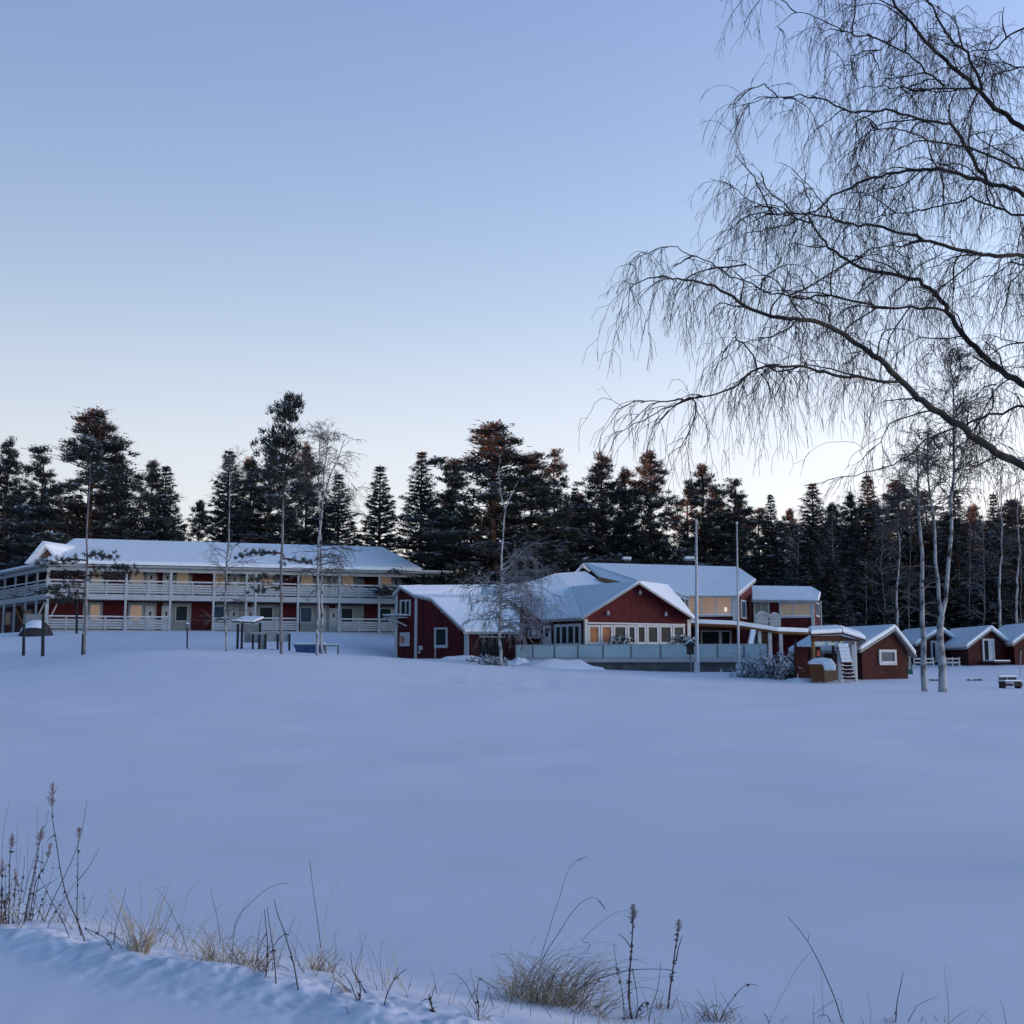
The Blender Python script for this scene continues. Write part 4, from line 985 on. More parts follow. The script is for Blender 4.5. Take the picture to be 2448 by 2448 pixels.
# ================================================================== the big weeping birch reaching in from the upper right
def big_birch():
    rs = np.random.RandomState(99)
    TX, TY = 6.6, 11.6
    zg = h1(TX, TY)
    T = Thing('weeping_birch', 'big bare birch reaching in from the right with long dark limbs and weeping twigs', 'tree', (TX, TY, zg))
    tp = np.array([(TX, TY, zg - .3), (TX - .05, TY, zg + 1.2), (TX + .05, TY + .1, 3.2), (TX - .1, TY, 5.2), (TX + .15, TY + .1, 7.4), (TX + .1, TY, 9.8), (TX - .1, TY + .1, 12)])
    mb = MB(); mb.tube(tp, [.34, .28, .24, .21, .17, .12, .05], 12); T.part('trunk', mb, 'birch', smooth=True)
    z = lambda x, y: (1448 + x / 1.61, y / 1.61)
    # limbs: traced outline (zoomed photo units), starting at the trunk side; r0,r1 radii; depth drift
    L = [
     ([(1900, 1960), (1720, 1850), (1610, 1792), (1500, 1740), (1420, 1680), (1340, 1625), (1260, 1575), (1190, 1520), (1140, 1462), (1060, 1385), (990, 1335), (920, 1290), (860, 1252), (800, 1235), (720, 1225), (650, 1215), (590, 1200), (530, 1175), (470, 1130), (410, 1100), (350, 1080), (280, 1075), (200, 1065), (130, 1085), (90, 1115)], .085, .006, -.6, 1),
     ([(1140, 1468), (1060, 1465), (960, 1455), (870, 1440), (780, 1420), (690, 1410), (610, 1410), (550, 1440), (510, 1480), (450, 1512), (370, 1520), (300, 1550), (230, 1570), (150, 1610), (90, 1642), (40, 1680)], .028, .004, -.9, 1),
     ([(1900, 1500), (1720, 1540), (1610, 1562), (1480, 1600), (1390, 1630), (1300, 1662), (1230, 1690), (1160, 1760), (1080, 1800), (1030, 1812)], .030, .010, .5, .35),
     ([(1030, 1812), (960, 1835), (900, 1830), (830, 1850), (760, 1870)], .010, .004, .1, .4),
     ([(1900, 1640), (1720, 1540), (1610, 1480), (1540, 1440), (1470, 1380), (1400, 1320), (1350, 1260), (1320, 1200), (1270, 1130), (1200, 1080), (1120, 1060), (1030, 1045), (960, 1020), (900, 985), (850, 940), (820, 900), (790, 860), (720, 830), (640, 800), (570, 780), (520, 740), (460, 700)], .075, .004, .5, 1),
     ([(1320, 1210), (1260, 1185), (1180, 1180), (1090, 1185), (1000, 1170), (920, 1150), (840, 1135), (760, 1150), (700, 1140), (620, 1125), (560, 1090), (480, 1060), (400, 1010), (330, 980), (260, 950), (170, 960), (90, 1020)], .026, .004, -.5, 1),
     ([(1900, 980), (1720, 1000), (1610, 985), (1500, 980), (1400, 970), (1300, 945), (1200, 915), (1120, 890), (1040, 870), (960, 860), (880, 850), (830, 830), (750, 822), (680, 825), (600, 815), (540, 830), (470, 880), (420, 930)], .045, .004, -.8, 1.1),
     ([(1900, 900), (1720, 850), (1610, 825), (1540, 820), (1470, 785), (1400, 765), (1320, 785), (1240, 800), (1160, 815), (1080, 825), (1000, 850), (940, 900)], .030, .005, .6, .9),
     ([(1900, 870), (1720, 790), (1610, 750), (1520, 715), (1460, 695), (1400, 685), (1340, 660), (1260, 655), (1180, 655), (1100, 665), (1040, 680), (960, 710), (900, 740), (840, 780), (790, 820), (700, 870), (600, 890), (520, 900), (440, 960)], .050, .004, .3, 1.1),
     ([(1465, 702), (1430, 640), (1390, 570), (1350, 500), (1330, 475), (1250, 465), (1170, 450), (1090, 425), (1020, 430), (960, 440), (900, 410), (830, 380), (760, 365), (690, 365), (640, 375), (560, 395), (490, 415)], .034, .004, -.4, 1),
     ([(1900, 640), (1720, 560), (1610, 490), (1560, 465), (1500, 410), (1450, 360), (1390, 300), (1330, 250), (1270, 200), (1220, 140), (1180, 90), (1130, 40), (1090, -20), (1030, -90)], .060, .018, .2, .9),
     ([(1450, 345), (1420, 260), (1390, 200), (1330, 150), (1280, 80), (1240, 0), (1210, -80)], .030, .012, -.5, .9),
     ([(1900, 60), (1720, 80), (1610, 110), (1550, 140), (1500, 185), (1430, 200), (1370, 190), (1300, 170)], .030, .006, .5, .9),
     ([(1440, 345), (1390, 340), (1300, 340), (1200, 345), (1120, 335), (1040, 330), (960, 345), (900, 392)], .020, .004, .6, 1.1),
     ([(1300, 330), (1240, 280), (1170, 210), (1100, 170), (1020, 140), (940, 130), (880, 100), (820, 70), (760, 45), (700, 60), (650, 110)], .020, .004, -.6, 1.1),
     ([(1900, 760), (1720, 700), (1610, 660), (1550, 630), (1480, 600), (1400, 570), (1320, 560), (1240, 540), (1160, 500), (1100, 490), (1020, 500), (970, 560), (930, 620)], .030, .004, -.9, 1),
     ([(1900, 1250), (1750, 1290), (1610, 1320), (1560, 1310), (1500, 1300), (1440, 1290)], .020, .005, .6, .8),
     ([(1900, 1400), (1750, 1400), (1610, 1410), (1560, 1425), (1500, 1480), (1450, 1510), (1400, 1530)], .014, .004, .4, .7),
     ([(1610, 1480), (1530, 1440), (1470, 1410), (1420, 1375)], .022, .014, -.1, .2),
     ([(1130, 40), (1060, 0), (980, -40), (900, -60), (850, -50)], .014, .004, -.3, 1.2),
     ([(1640, 250), (1570, 260), (1520, 240), (1480, 260), (1440, 230)], .014, .004, .5, 1.1),
     ([(1700, 1090), (1610, 985), (1560, 1010), (1500, 1060), (1420, 1080), (1360, 1110), (1310, 1100)], .014, .005, .4, .9),
     ([(1050, 1555), (1110, 1545), (1170, 1540), (1200, 1530)], .007, .014, 0, .1),
     ([(960, 1020), (1000, 960), (1060, 945), (1130, 930), (1180, 915)], .012, .004, .2, .8),
     ([(770, 1230), (740, 1200), (715, 1160), (700, 1120), (650, 1080), (590, 1050), (520, 1010), (460, 1000)], .014, .004, -.4, 1.1),
     ([(1165, 70), (1130, 130), (1060, 190), (1000, 210), (940, 250), (880, 260)], .012, .004, .3, 1.1),
    ]
    D0 = 11.3; twigsP = []
    tw = MB()
    limbs = []
    for (pl, r0, r1, drift, dens) in L:
        pl = np.array(pl, float)
        seg = np.r_[0, np.cumsum(np.linalg.norm(np.diff(pl, axis=0), axis=1))]; n = max(6, int(seg[-1] / 28)); u = np.linspace(0, seg[-1], n)
        q = np.c_[np.interp(u, seg, pl[:, 0]), np.interp(u, seg, pl[:, 1])]
        q[1:-1] += rs.normal(size=(n - 2, 2)) * 3.8
        dep = D0 + drift * np.linspace(0, 1, n) ** .8 * 1.6 * (seg[-1] / 1500) + .12 * np.cumsum(rs.normal(size=n)) * .3
        if limbs and pl[0][0] < 1700:       # a side limb leaves its parent: start at the parent's distance there
            best = min((float(np.hypot(*(pq[j] - q[0]))), pd[j]) for pq, pd, _ in limbs for j in range(len(pq)))
            dep = dep - dep[0] + best[1]
        limbs.append((q, dep, dens))
        P = np.array([W(*z(a, b_), d_) for (a, b_), d_ in zip(q, dep)])
        if pl[0][0] >= 1890:                # join to the trunk
            zt = P[0][2]; P[0] = (TX + .03, TY, zt - .25)
            if len(P) > 3: P[1] = P[0] * .45 + P[2] * .55
        mb = MB(); mb.tube(P, np.linspace(r0 * .54, max(r1 * .6, .0028), n), 7 if r0 > .025 else 5)
        if r0 > .04:
            # thin snow lying on the upper side, part of the limb's surface
            for a in range(2, n - 4):
                if rs.rand() < .28 and abs(P[a + 1][2] - P[a][2]) < abs(P[a + 1][0] - P[a][0]) * 1.1:
                    rr = .52 * np.interp(a, [0, n - 1], [r0, r1]); mb.tube(P[a:a + 2] + (0, -rr * .2, rr * .75), [rr * .6, rr * .5], 5, 1)
        T.part('branch', mb, ['birchdark', 'snow'], smooth=True)
        twigsP.append((P, r0, r1, dens))
    G_ = np.array((0, 0, -1.))
    def hang(p, d, Ln, r):
        n = 8; st = Ln / n; P = [p]; dd = d / np.linalg.norm(d); q = p
        for i in range(n):
            dd = dd + G_ * .34 * rs.uniform(.5, 1.2) + rs.normal(size=3) * .17; dd /= np.linalg.norm(dd); q = q + dd * st; P.append(q)
        P = np.array(P); tw.tube(P, np.linspace(r, .0014, n + 1), 3, 0, cap=False)
        for j in range(rs.randint(2, 6)):
            a = rs.randint(1, n); t = P[a] - P[a - 1]; t /= np.linalg.norm(t); s_ = rs.normal(size=3); s_ -= s_.dot(t) * t; s_ /= np.linalg.norm(s_)
            l2 = Ln * rs.uniform(.12, .34); e = P[a] + (t * .8 + s_ * .5) * l2 * .5; e2 = e + (t * .5 + s_ * .15 + G_ * .6) * l2 * .5
            tw.tube([P[a], e, e2], [r * .6, .0017, .0013], 3, 0, cap=False)
    def spray(p, t, Ln, r, nh):
        """a side shoot that arches out and down and carries hanging twigs"""
        n = 7; st = Ln / n; P = [p]; dd = t / np.linalg.norm(t); q = p
        for i in range(n):
            dd = dd + G_ * .14 + rs.normal(size=3) * .15; dd /= np.linalg.norm(dd); q = q + dd * st; P.append(q)
        P = np.array(P); tw.tube(P, np.linspace(r, .0028, n + 1), 3, 0, cap=False)
        for j in range(nh):
            a = rs.randint(1, n + 1); tt = P[a] - P[a - 1]; tt /= np.linalg.norm(tt)
            hang(P[a], tt * .5 + rs.normal(size=3) * .45 + G_ * .3, rs.uniform(.18, .78) * (1 if rs.rand() > .04 else 1.7), .0026)
    def along(P, u, seg):
        n = len(P); p = np.array([np.interp(u, seg, P[:, i]) for i in range(3)]); a = max(0, int(min(n - 2, np.searchsorted(seg, u) - 1)))
        t = P[a + 1] - P[a]; return p, t / np.linalg.norm(t)
    for P, r0, r1, dens in twigsP:
        seg = np.r_[0, np.cumsum(np.linalg.norm(np.diff(P, axis=0), axis=1))]; tot = seg[-1]
        # forking side branches, rising or level first, then arching over
        for k in range(int(tot * 2.4 * dens)):
            u = tot * (rs.uniform(.12, .86) if r0 > .04 else rs.uniform(.05, .9)); p, t = along(P, u, seg); f = u / tot
            side = rs.normal(size=3); side[2] = side[2] * .6 + .35; side -= side.dot(t) * t * .5; side /= np.linalg.norm(side)
            Ls = rs.uniform(.45, 1.25) * (1 - .5 * f); d = t * .7 + side * .85; d /= np.linalg.norm(d); Q = [p]; m_ = 9
            for i in range(m_):
                d = d + rs.normal(size=3) * .20 + G_ * (.02 + .10 * i / m_); d /= np.linalg.norm(d); Q.append(Q[-1] + d * Ls / m_)
            Q = np.array(Q); tw.tube(Q, np.linspace(.0085, .0035, m_ + 1), 4, 0, cap=False); sq = np.r_[0, np.cumsum(np.linalg.norm(np.diff(Q, axis=0), axis=1))]
            for j in range(int(Ls * 7)):
                pp, tt = along(Q, rs.uniform(.15, 1) * sq[-1], sq); sd = rs.normal(size=3); sd[2] = sd[2] * .5
                spray(pp, tt * .7 + sd * .6, rs.uniform(.12, .42), .0038, rs.randint(2, 5))
        for k in range(int(tot * 6.0 * dens)):
            u = tot * (1 - rs.rand() ** 1.15 * .86) if r0 > .04 else tot * rs.uniform(.05, 1); p, t = along(P, u, seg); f = u / tot
            thin = 1.0 if f > .35 else .6; side = rs.normal(size=3); side[2] = abs(side[2]) * .5; tipf = 1 - .55 * max(0, (f - .55) / .45)
            spray(p, t * (.8 * tipf) + side * .6 + G_ * (1 - tipf) * .6, rs.uniform(.14, .48) * thin * tipf, .0044, rs.randint(3, 6))
    T.part('crown', tw, 'twig', label='curtain of fine hanging twigs')
big_birch()

# ================================================================== flagpoles and small things round the buildings
def flagpole(sx0, y0, sx1, y1, Y, r, label):
    T = Thing('flagpole', label, 'flagpole', W(sx1, y1, Y), 'white flagpoles')
    mb = MB(); a = W(sx1, y1, Y) - (0, 0, .3); b = W((sx0 + sx1) / 2 + 1, y0, Y); mb.tube([a, a * .5 + b * .5, b], [r, r * .8, r * .45], 10); T.part('pole', mb, 'white', smooth=True)
    mb = MB(); mb.tube([b, b + (0, 0, .05), b + (0, 0, .13), b + (0, 0, .17)], [.03, .075, .07, .01], 8); T.part('finial', mb, 'white')
    mb = MB(); mb.box(tuple(a + (-.14, -.13, 0)), tuple(a + (.14, .13, .75))); T.part('base', mb, 'white')
flagpole(1661, 1248, 1666, 1604, 67.2, .115, 'thicker white flagpole, the left one before the restaurant terrace')
flagpole(1755, 1254, 1766, 1606, 66.8, .075, 'thinner white flagpole, the right one before the restaurant terrace')
# feeder on a pole at the terrace edge
T = Thing('bird_feeder', 'dark bird feeder on a thin pole beside the left flagpole', 'bird feeder', W(1651, 1604, 67.6))
mb = MB(); mb.tube([W(1652, 1606, 67.6), W(1650, 1548, 67.6)], .045, 6); T.part('pole', mb, 'steel')
mb = MB(); c = W(1650, 1545, 67.6); mb.box(tuple(c - (.18, .18, .45)), tuple(c + (.18, .18, .0))); T.part('box', mb, 'darkwood')
mb = MB(); mb.prism([c + (-.38, -.3, 0.003), c + (.38, -.3, 0.003), c + (0, -.3, .26)], (0, .6, 0)); r_ = T.part('roof', mb, 'darkwood')
mb = MB(); mb.prism([c + (-.36, -.28, .04), c + (0, -.28, .29), c + (.36, -.28, .04), c + (0, -.28, .40)], (0, .56, 0)); T.part('snow_cap', mb, 'snow', parent=r_)

# open shelter with a snowy roof, and the white-sided steps leading up beside it
def shelter():
    Y = 58.6; F = Fr(1938, Y, 2050, Y + .9); zb = F.z(1990, 1626)
    T = Thing('wooden_shelter', 'open brown shelter with a low snowy gable roof before the small red cabin', 'shelter', F.P(F.s_of(1985), -1, zb))
    z = lambda y: F.z(1985, y)
    for sx, w in ((1943, .055), (2008, .10), (2042, .06)):
        t = F.s_of(sx); mb = MB(); F.tbox(mb, t - w, t + w, zb - .3, z(1530), -.1, .06); T.part('post', mb, 'rail' if sx != 1943 else 'woodlight')
    for sx in (1948, 2040):
        t = F.s_of(sx); mb = MB(); F.tbox(mb, t - .05, t + .05, zb - .3, z(1528), -1.8, -1.7); T.part('post', mb, 'darkwood')
    mb = MB(); F.tbox(mb, F.s_of(1944), F.s_of(2006), zb - .2, z(1545), -1.69, -1.62); T.part('back_wall', mb, 'red_dark')
    mb = MB(); pts = [F.px(1936, 1521, .12), F.px(2004, 1519, .12), F.px(2050, 1532, .12), F.px(2004, 1533, .12), F.px(1940, 1533, .12)]; mb.prism(pts, (F.n[0] * -.12, F.n[1] * -.12, 0)); T.part('gable_board', mb, 'brownwood')
    A = [F.px(1928, 1521, .35), F.px(2003, 1517, .35), F.px(2058, 1534, .35)]
    d = np.array((.6, 2.9, .28))
    mb = MB()
    for a, b in zip(A[:-1], A[1:]):
        mb.prism([np.array(a), np.array(b), np.array(b) + d, np.array(a) + d], (0, 0, .07))
    rf = T.part('roof', mb, 'brownwood')
    mb = MB()
    for a, b in zip(A[:-1], A[1:]):
        mb.prism([np.array(a) + (0, 0, .073), np.array(b) + (0, 0, .073), np.array(b) + d + (0, 0, .073), np.array(a) + d + (0, 0, .073)], (0, 0, .22))
    T.part('roof_snow', mb, 'snow', parent=rf)
    for a, b in ((1946, 1972), (1977, 1995), (1997, 2006)):
        mb = MB(); F.box(mb, a, b, 1535, 1543, -.06, -.02); T.part('window', mb, 'greyglass')
    mb = MB(); F.box(mb, 1945, 2006, 1588, 1593, -.3, .0); T.part('rail', mb, 'woodlight')
    mb = MB(); F.box(mb, 1979, 2003, 1551, 1582, -1.6, -1.55); T.part('notice', mb, 'darkwood'); mb = MB(); F.box(mb, 1993, 2001, 1554, 1568, -1.54, -1.5); T.part('notice', mb, 'poster')
    S = Thing('steps', 'steep brown steps with white side boards, snow on their upper treads, beside the shelter', 'stairs', F.px(2025, 1624, .9))
    for sx in (2009, 2041):
        mb = MB(); p, q = W(sx, 1625, 57.5), W(sx, 1542, 58.5); e = np.array((.085, 0, 0))
        mb.prism([p - e, p + e, q + e, q - e], (0, .30, .05)); S.part('side_board', mb, 'rail')
    x0, x1 = W(2012.5, 1600, 57.9)[0], W(2037.5, 1600, 57.9)[0]
    for i in range(9):
        f = i / 8; y = 1619 - f * 72; Yt = 57.45 + f * .95; zt = W(2025, y, Yt)[2]
        mb = MB(); mb.box((x0, Yt, zt - .09), (x1, Yt + .30, zt)); tr = S.part('tread', mb, 'red_log' if i < 5 else 'wood')
        mb = MB(); mb.box((x0 + .01, Yt + (.03 if i < 4 else -.02), zt + .003), (x1 - .01, Yt + .29, zt + (.03 if i < 4 else .17))); S.part('tread_snow', mb, 'snow', parent=tr)
shelter()
# brown plank box with a thick snow cap
def box_():
    Y = 56.8; F = Fr(1932, Y, 1968, Y - .4); zb = F.z(1950, 1633)
    T = Thing('plank_box', 'brown plank box with a thick rounded snow cap in front of the shelter', 'box', F.P(.4, -.4, zb))
    z = lambda y: F.z(1950, y)
    mb = MB(); mb.prism([F.px(1936, 1628), F.px(1970, 1631), F.px(1965, 1586), F.px(1932, 1586)], (.35, 1.0, 0)); T.part('body', mb, 'wood')
    mb = MB(); mb.prism([F.px(1968, 1631, .04), F.px(1996, 1626, -.1), F.px(1996, 1602, -.1), F.px(1968, 1600, .04)], (.1, .9, 0)); T.part('side', mb, 'woodlight')
    mb = MB(); mb.prism([F.px(1932, 1588, .1), F.px(1966, 1588, .1), F.px(1969, 1603, .1), F.px(1996, 1603, .05), F.px(1995, 1588, .05), F.px(1985, 1575, .0), F.px(1965, 1572, 0), F.px(1945, 1573, 0), F.px(1933, 1582, .05)], (.2, 1.1, 0)); T.part('snow_cap', mb, 'snow')
box_()
# frosted bushes between the terrace and the shelter
def frost_bush(label, sx, sy, Y, w, h, n, seed, group='frosted bushes by the shelter', mats=('twigfrost', 'snow', 'stalk')):
    rs = np.random.RandomState(seed); b = W(sx, sy, Y); b[2] = h1(b[0], b[1]); mb = MB(); C = []
    for i in range(n):
        az = rs.uniform(0, 6.28); el = rs.uniform(.35, 1.4); L = h * rs.uniform(.5, 1.1)
        p = b + np.array((rs.normal() * w * .35, rs.normal() * w * .25, -.05)); d = np.array((math.cos(az) * math.cos(el) * w / h * .9, math.sin(az) * math.cos(el) * w / h * .6, math.sin(el)))
        P = [p]; dd = d.copy()
        for k in range(5): dd = dd + (0, 0, -.16) + rs.normal(size=3) * .12; P.append(P[-1] + dd * L / 5)
        mb.tube(P, np.linspace(.018, .007, 6), 3, 2 if rs.rand() < .45 else 0, cap=False); C.extend(P[2:])
    C = np.array(C); K = 5; c = np.repeat(C, K, 0); c = c[rs.permutation(len(c))]; d = rs.normal(size=c.shape) * (1, 1, .7)
    k = len(c) // 3
    mb.tris(c[:k], d[:k], rs.uniform(.10, .26, k), .05, 0); mb.tris(c[k:] + (0, 0, .03), d[k:], rs.uniform(.10, .24, len(c) - k), .07, 1, updir=(0, 0, 1))
    return single('frosted_bush', label, 'bush', mb, list(mats), b, group)
frost_bush('low rime-covered bush at the foot of the thinner flagpole', 1812, 1608, 63, 1.4, 1.3, 110, 1)
frost_bush('largest frosted bush at the right end of the glass fence', 1852, 1606, 63, 1.9, 2.5, 170, 2)
frost_bush('dark twiggy frosted bush left of the plank box', 1895, 1612, 61, 1.4, 2.3, 120, 3)
frost_bush('frosted bush in front of the dark entrance of the west wing', 1158, 1588, 71, .9, .8, 50, 4, mats=('twigfar', 'snow_dust', 'stalk'))
frost_bush('low frosted scrub beside the foot of the forking slim birch', 1180, 1590, 68, 1.0, .7, 40, 5, mats=('twigfar', 'snow_dust', 'stalk'))
# snow heaps
def heap(label, sx, sy, Y, w, d, h, seed):
    b = W(sx, sy, Y); zg = h1(b[0], b[1]); n = 18; mb = MB(); vs = []; fs = []
    for j in range(n):
        for i in range(n):
            u, v = i / (n - 1) * 2 - 1, j / (n - 1) * 2 - 1; r2 = u * u + v * v
            q = max(0, 1 - r2) ** .7 * (1 + .7 * float(vnoise(u * 3 + seed, v * 3)) + .25 * float(vnoise(u * 8 + seed, v * 8)))
            x, y = b[0] + u * w, b[1] + v * d; vs.append((x, y, h1(x, y) - .08 + h * q))
    for j in range(n - 1):
        for i in range(n - 1): a = j * n + i; fs.append((a, a + 1, a + n + 1, a + n))
    mb.add(vs, fs); single('snow_heap', label, 'snow heap', mb, 'snow_ground', (b[0], b[1], zg), 'shovelled snow heaps', smooth=True)
heap('long low shovelled snow heap under the glass fence', 1345, 1592, 69.6, 2.6, .9, .62, 3)
heap('small snow heap at the left end of the glass fence', 1238, 1586, 70.2, 1.0, .7, .45, 9)
heap('snow heap at the white corner board of the west wing', 1108, 1582, 72.4, 1.6, .6, .28, 14)
heap('snow heap at the foot of the plank box', 1915, 1622, 57.6, .9, .6, .28, 21)

# picnic bench with snow, right
def bench():
    Y = 52.0; F = Fr(2396, Y, 2436, Y + .2); zb = h1(*F.P(.3, 0, 0)[:2])
    T = Thing('picnic_bench', 'small slatted bench topped with snow at the far right of the field', 'bench', F.P(.35, -.3, zb))
    l, r = F.s_of(2396), F.s_of(2437)
    def bx(nm, z0, z1, m, a=l, b=r, o=(-.5, 0), par=None):
        mb = MB(); F.tbox(mb, a, b, z0, z1, *o); return T.part(nm, mb, m, parent=par)
    mid = (l + r) / 2
    for a, b in ((l, mid - .03), (mid + .03, r)):
        bx('slat', zb + .10, zb + .22, 'darkwood', a, b, (-.02, .02)); bx('slat', zb + .34, zb + .45, 'darkwood', a, b, (-.42, -.38))
    s = bx('seat', zb + .26, zb + .30, 'darkwood'); bx('seat_snow', zb + .303, zb + .36, 'snow', o=(-.36, 0), par=s)
    bx('backrest', zb + .46, zb + .49, 'darkwood', o=(-.46, -.36)); bx('back_snow', zb + .493, zb + .56, 'snow', o=(-.46, -.36))
    for t in (l + .04, r - .04): bx('leg', zb - .1, zb + .26, 'darkwood', t - .03, t + .03, (-.45, -.05))
bench()
# low white fence rails before the half-hidden cabin
for x0, x1, lab in ((2182, 2228, 'left piece of low white rail fence before the half-hidden cabin'), (2258, 2290, 'right piece of low white rail fence before the half-hidden cabin')):
    F = Fr(x0, 73.5, x1, 73.5); T = Thing('rail_fence', lab, 'fence', F.px(x0, 1592), 'low white rail fences')
    for y in (1573, 1582):
        mb = MB(); F.box(mb, x0, x1, y, y + 4, 0, .05); T.part('rail', mb, 'rail')
    for sx in (x0, (x0 + x1) / 2, x1): mb = MB(); F.box(mb, sx - 1.5, sx + 1.5, 1571, 1600, -.06, -.003); T.part('post', mb, 'rail')
# green easel-like board beside the small cabin
T = Thing('sandwich_board', 'green and white standing board beside the small red cabin', 'board', W(2175, 1612, 61))
mb = MB(); p = [W(2168, 1612, 61), W(2183, 1612, 61), W(2179, 1580, 61), W(2172, 1580, 61)]; mb.prism(p, (0, .06, 0)); T.part('board', mb, 'green')
mb = MB(); mb.prism([W(2171, 1600, 60.9), W(2178, 1600, 60.9), W(2177, 1570, 60.9), W(2173, 1570, 60.9)], (0, .04, 0)); T.part('sign_face', mb, 'offwhite')
for sx, sy, s2, y2, Y, r, lab in ((2439, 1612, 2441, 1556, 60, .02, 'thin leaning marker pole near the right edge'), (441, 1552, 448, 1494, 74, .035, None)):
    if lab: mb = MB(); mb.tube([W(sx, sy + 3, Y), W(s2, y2, Y)], r, 5); single('marker_pole', lab, 'pole', mb, 'rail', W(sx, sy, Y))
# scattered sticks / track marks poking through the snow
rs = np.random.RandomState(2)
for i, (sx, sy, Y, lab) in enumerate([(2308, 1611, 60, 'row of dark twigs poking out of the snow before the open-door cabin'), (2222, 1610, 60, 'dark twigs poking out of the snow between the birch trunks')]):
    mb = MB()
    for k in range(14):
        g = W(sx + rs.uniform(0, 42 if i == 0 else 20), sy + rs.uniform(-2, 2), Y); g[2] = h1(g[0], g[1]); mb.tube([g - (0, 0, .03), g + (rs.normal() * .12, 0, .06)], .025, 4)
    single('snow_twigs', lab, 'twigs', mb, 'darkwood', W(sx + 20, sy, Y), 'dark twigs in the snow')

# ------------------------------------------------ garden in front of the lodge
GY = lambda sx, sy: G(sx, sy)[1]
def lamp(sx, sy0, sy1, Y, lab, head=True):
    Y = GY(sx, sy1); T = Thing('garden_lamp', lab, 'lamp', W(sx, sy1, Y)); mb = MB(); mb.tube([W(sx, sy1 + 4, Y), W(sx + 1, sy0 + 3, Y)], .05, 6); T.part('post', mb, 'black')
    mb = MB(); c = W(sx + 1, sy0, Y); mb.tube([c - (0, 0, .16), c, c + (0, 0, .10)], [.06, .16, .03], 8); h_ = T.part('lamp_head', mb, 'steel')
    mb = MB(); mb.tube([c + (0, 0, .08), c + (0, 0, .16)], [.13, .04], 8); T.part('snow_cap', mb, 'snow', parent=h_)
lamp(447, 1495, 1551, 66, 'short black garden lamp post on the slope before the lodge')
# tall dark posts and the overturned boat on the left
for sx, y0, y1, Y, r, lab in ((56, 1492, 1568, 68, .09, 'leftmost dark post before the overturned boat'), (102, 1468, 1569, 67, .10, 'thick dark post right of the overturned boat'), (183, 1432, 1516, 80, .07, 'thin dark pole left of the slender pine, close to the lodge'), (196, 1515, 1566, 66, .055, 'short dark stake at the foot of the slender pine')):
    Y = GY(sx, y1); r *= Y / 68; mb = MB(); a = W(sx, y1 + 5, Y); b = W(sx + 1.5, y0, Y); mb.tube([a, b], [r, r * .8], 7); single('dark_post', lab, 'post', mb, 'black', W(sx, y1, Y), 'dark posts on the slope')
def boat():
    Y = GY(86, 1520); T = Thing('overturned_boat', 'dark boat lying overturned under snow between two dark posts', 'boat', W(88, 1518, Y)); c = W(86, 1519, Y)
    mb = MB(); n = 9; vs = []; fs = []
    for i in range(n):
        f = i / (n - 1) * 2 - 1; w = .7 * (1 - abs(f) ** 2.4) + .02; h = 1.05 * (1 - abs(f) ** 3) + .1
        for k in range(7):
            a = math.pi * k / 6; vs.append((c[0] + f * 1.25, c[1] - math.cos(a) * w, c[2] - .1 + math.sin(a) * h))
    for i in range(n - 1):
        for k in range(6): q = i * 7 + k; fs.append((q, q + 1, q + 8, q + 7))
    mb.add(vs, fs); T.part('hull', mb, 'darkwood', smooth=True)
    mb = MB(); vs2 = [(x, y * 1.0, z + .05) for x, y, z in vs]; fs2 = [f_ for i, f_ in enumerate(fs) if i % 6 in (1, 2, 3, 4) and i < 33]; mb.add(vs2, fs2); T.part('snow_cover', mb, 'snow', smooth=True)
    mb = MB(); mb.tube([c + (-1.0, -.5, .45), c + (1.0, -.5, .5)], .03, 5); T.part('gunwale', mb, 'steel')
boat()
mb = MB(); F = Fr(60, GY(86, 1520) + 1, 101, GY(86, 1520) + 1); F.box(mb, 61, 100, 1468, 1519, 0, .05)
single('white_panel', 'white upright panel standing behind the overturned boat', 'panel', mb, 'offwhite', W(80, 1519, GY(86, 1520) + 1))
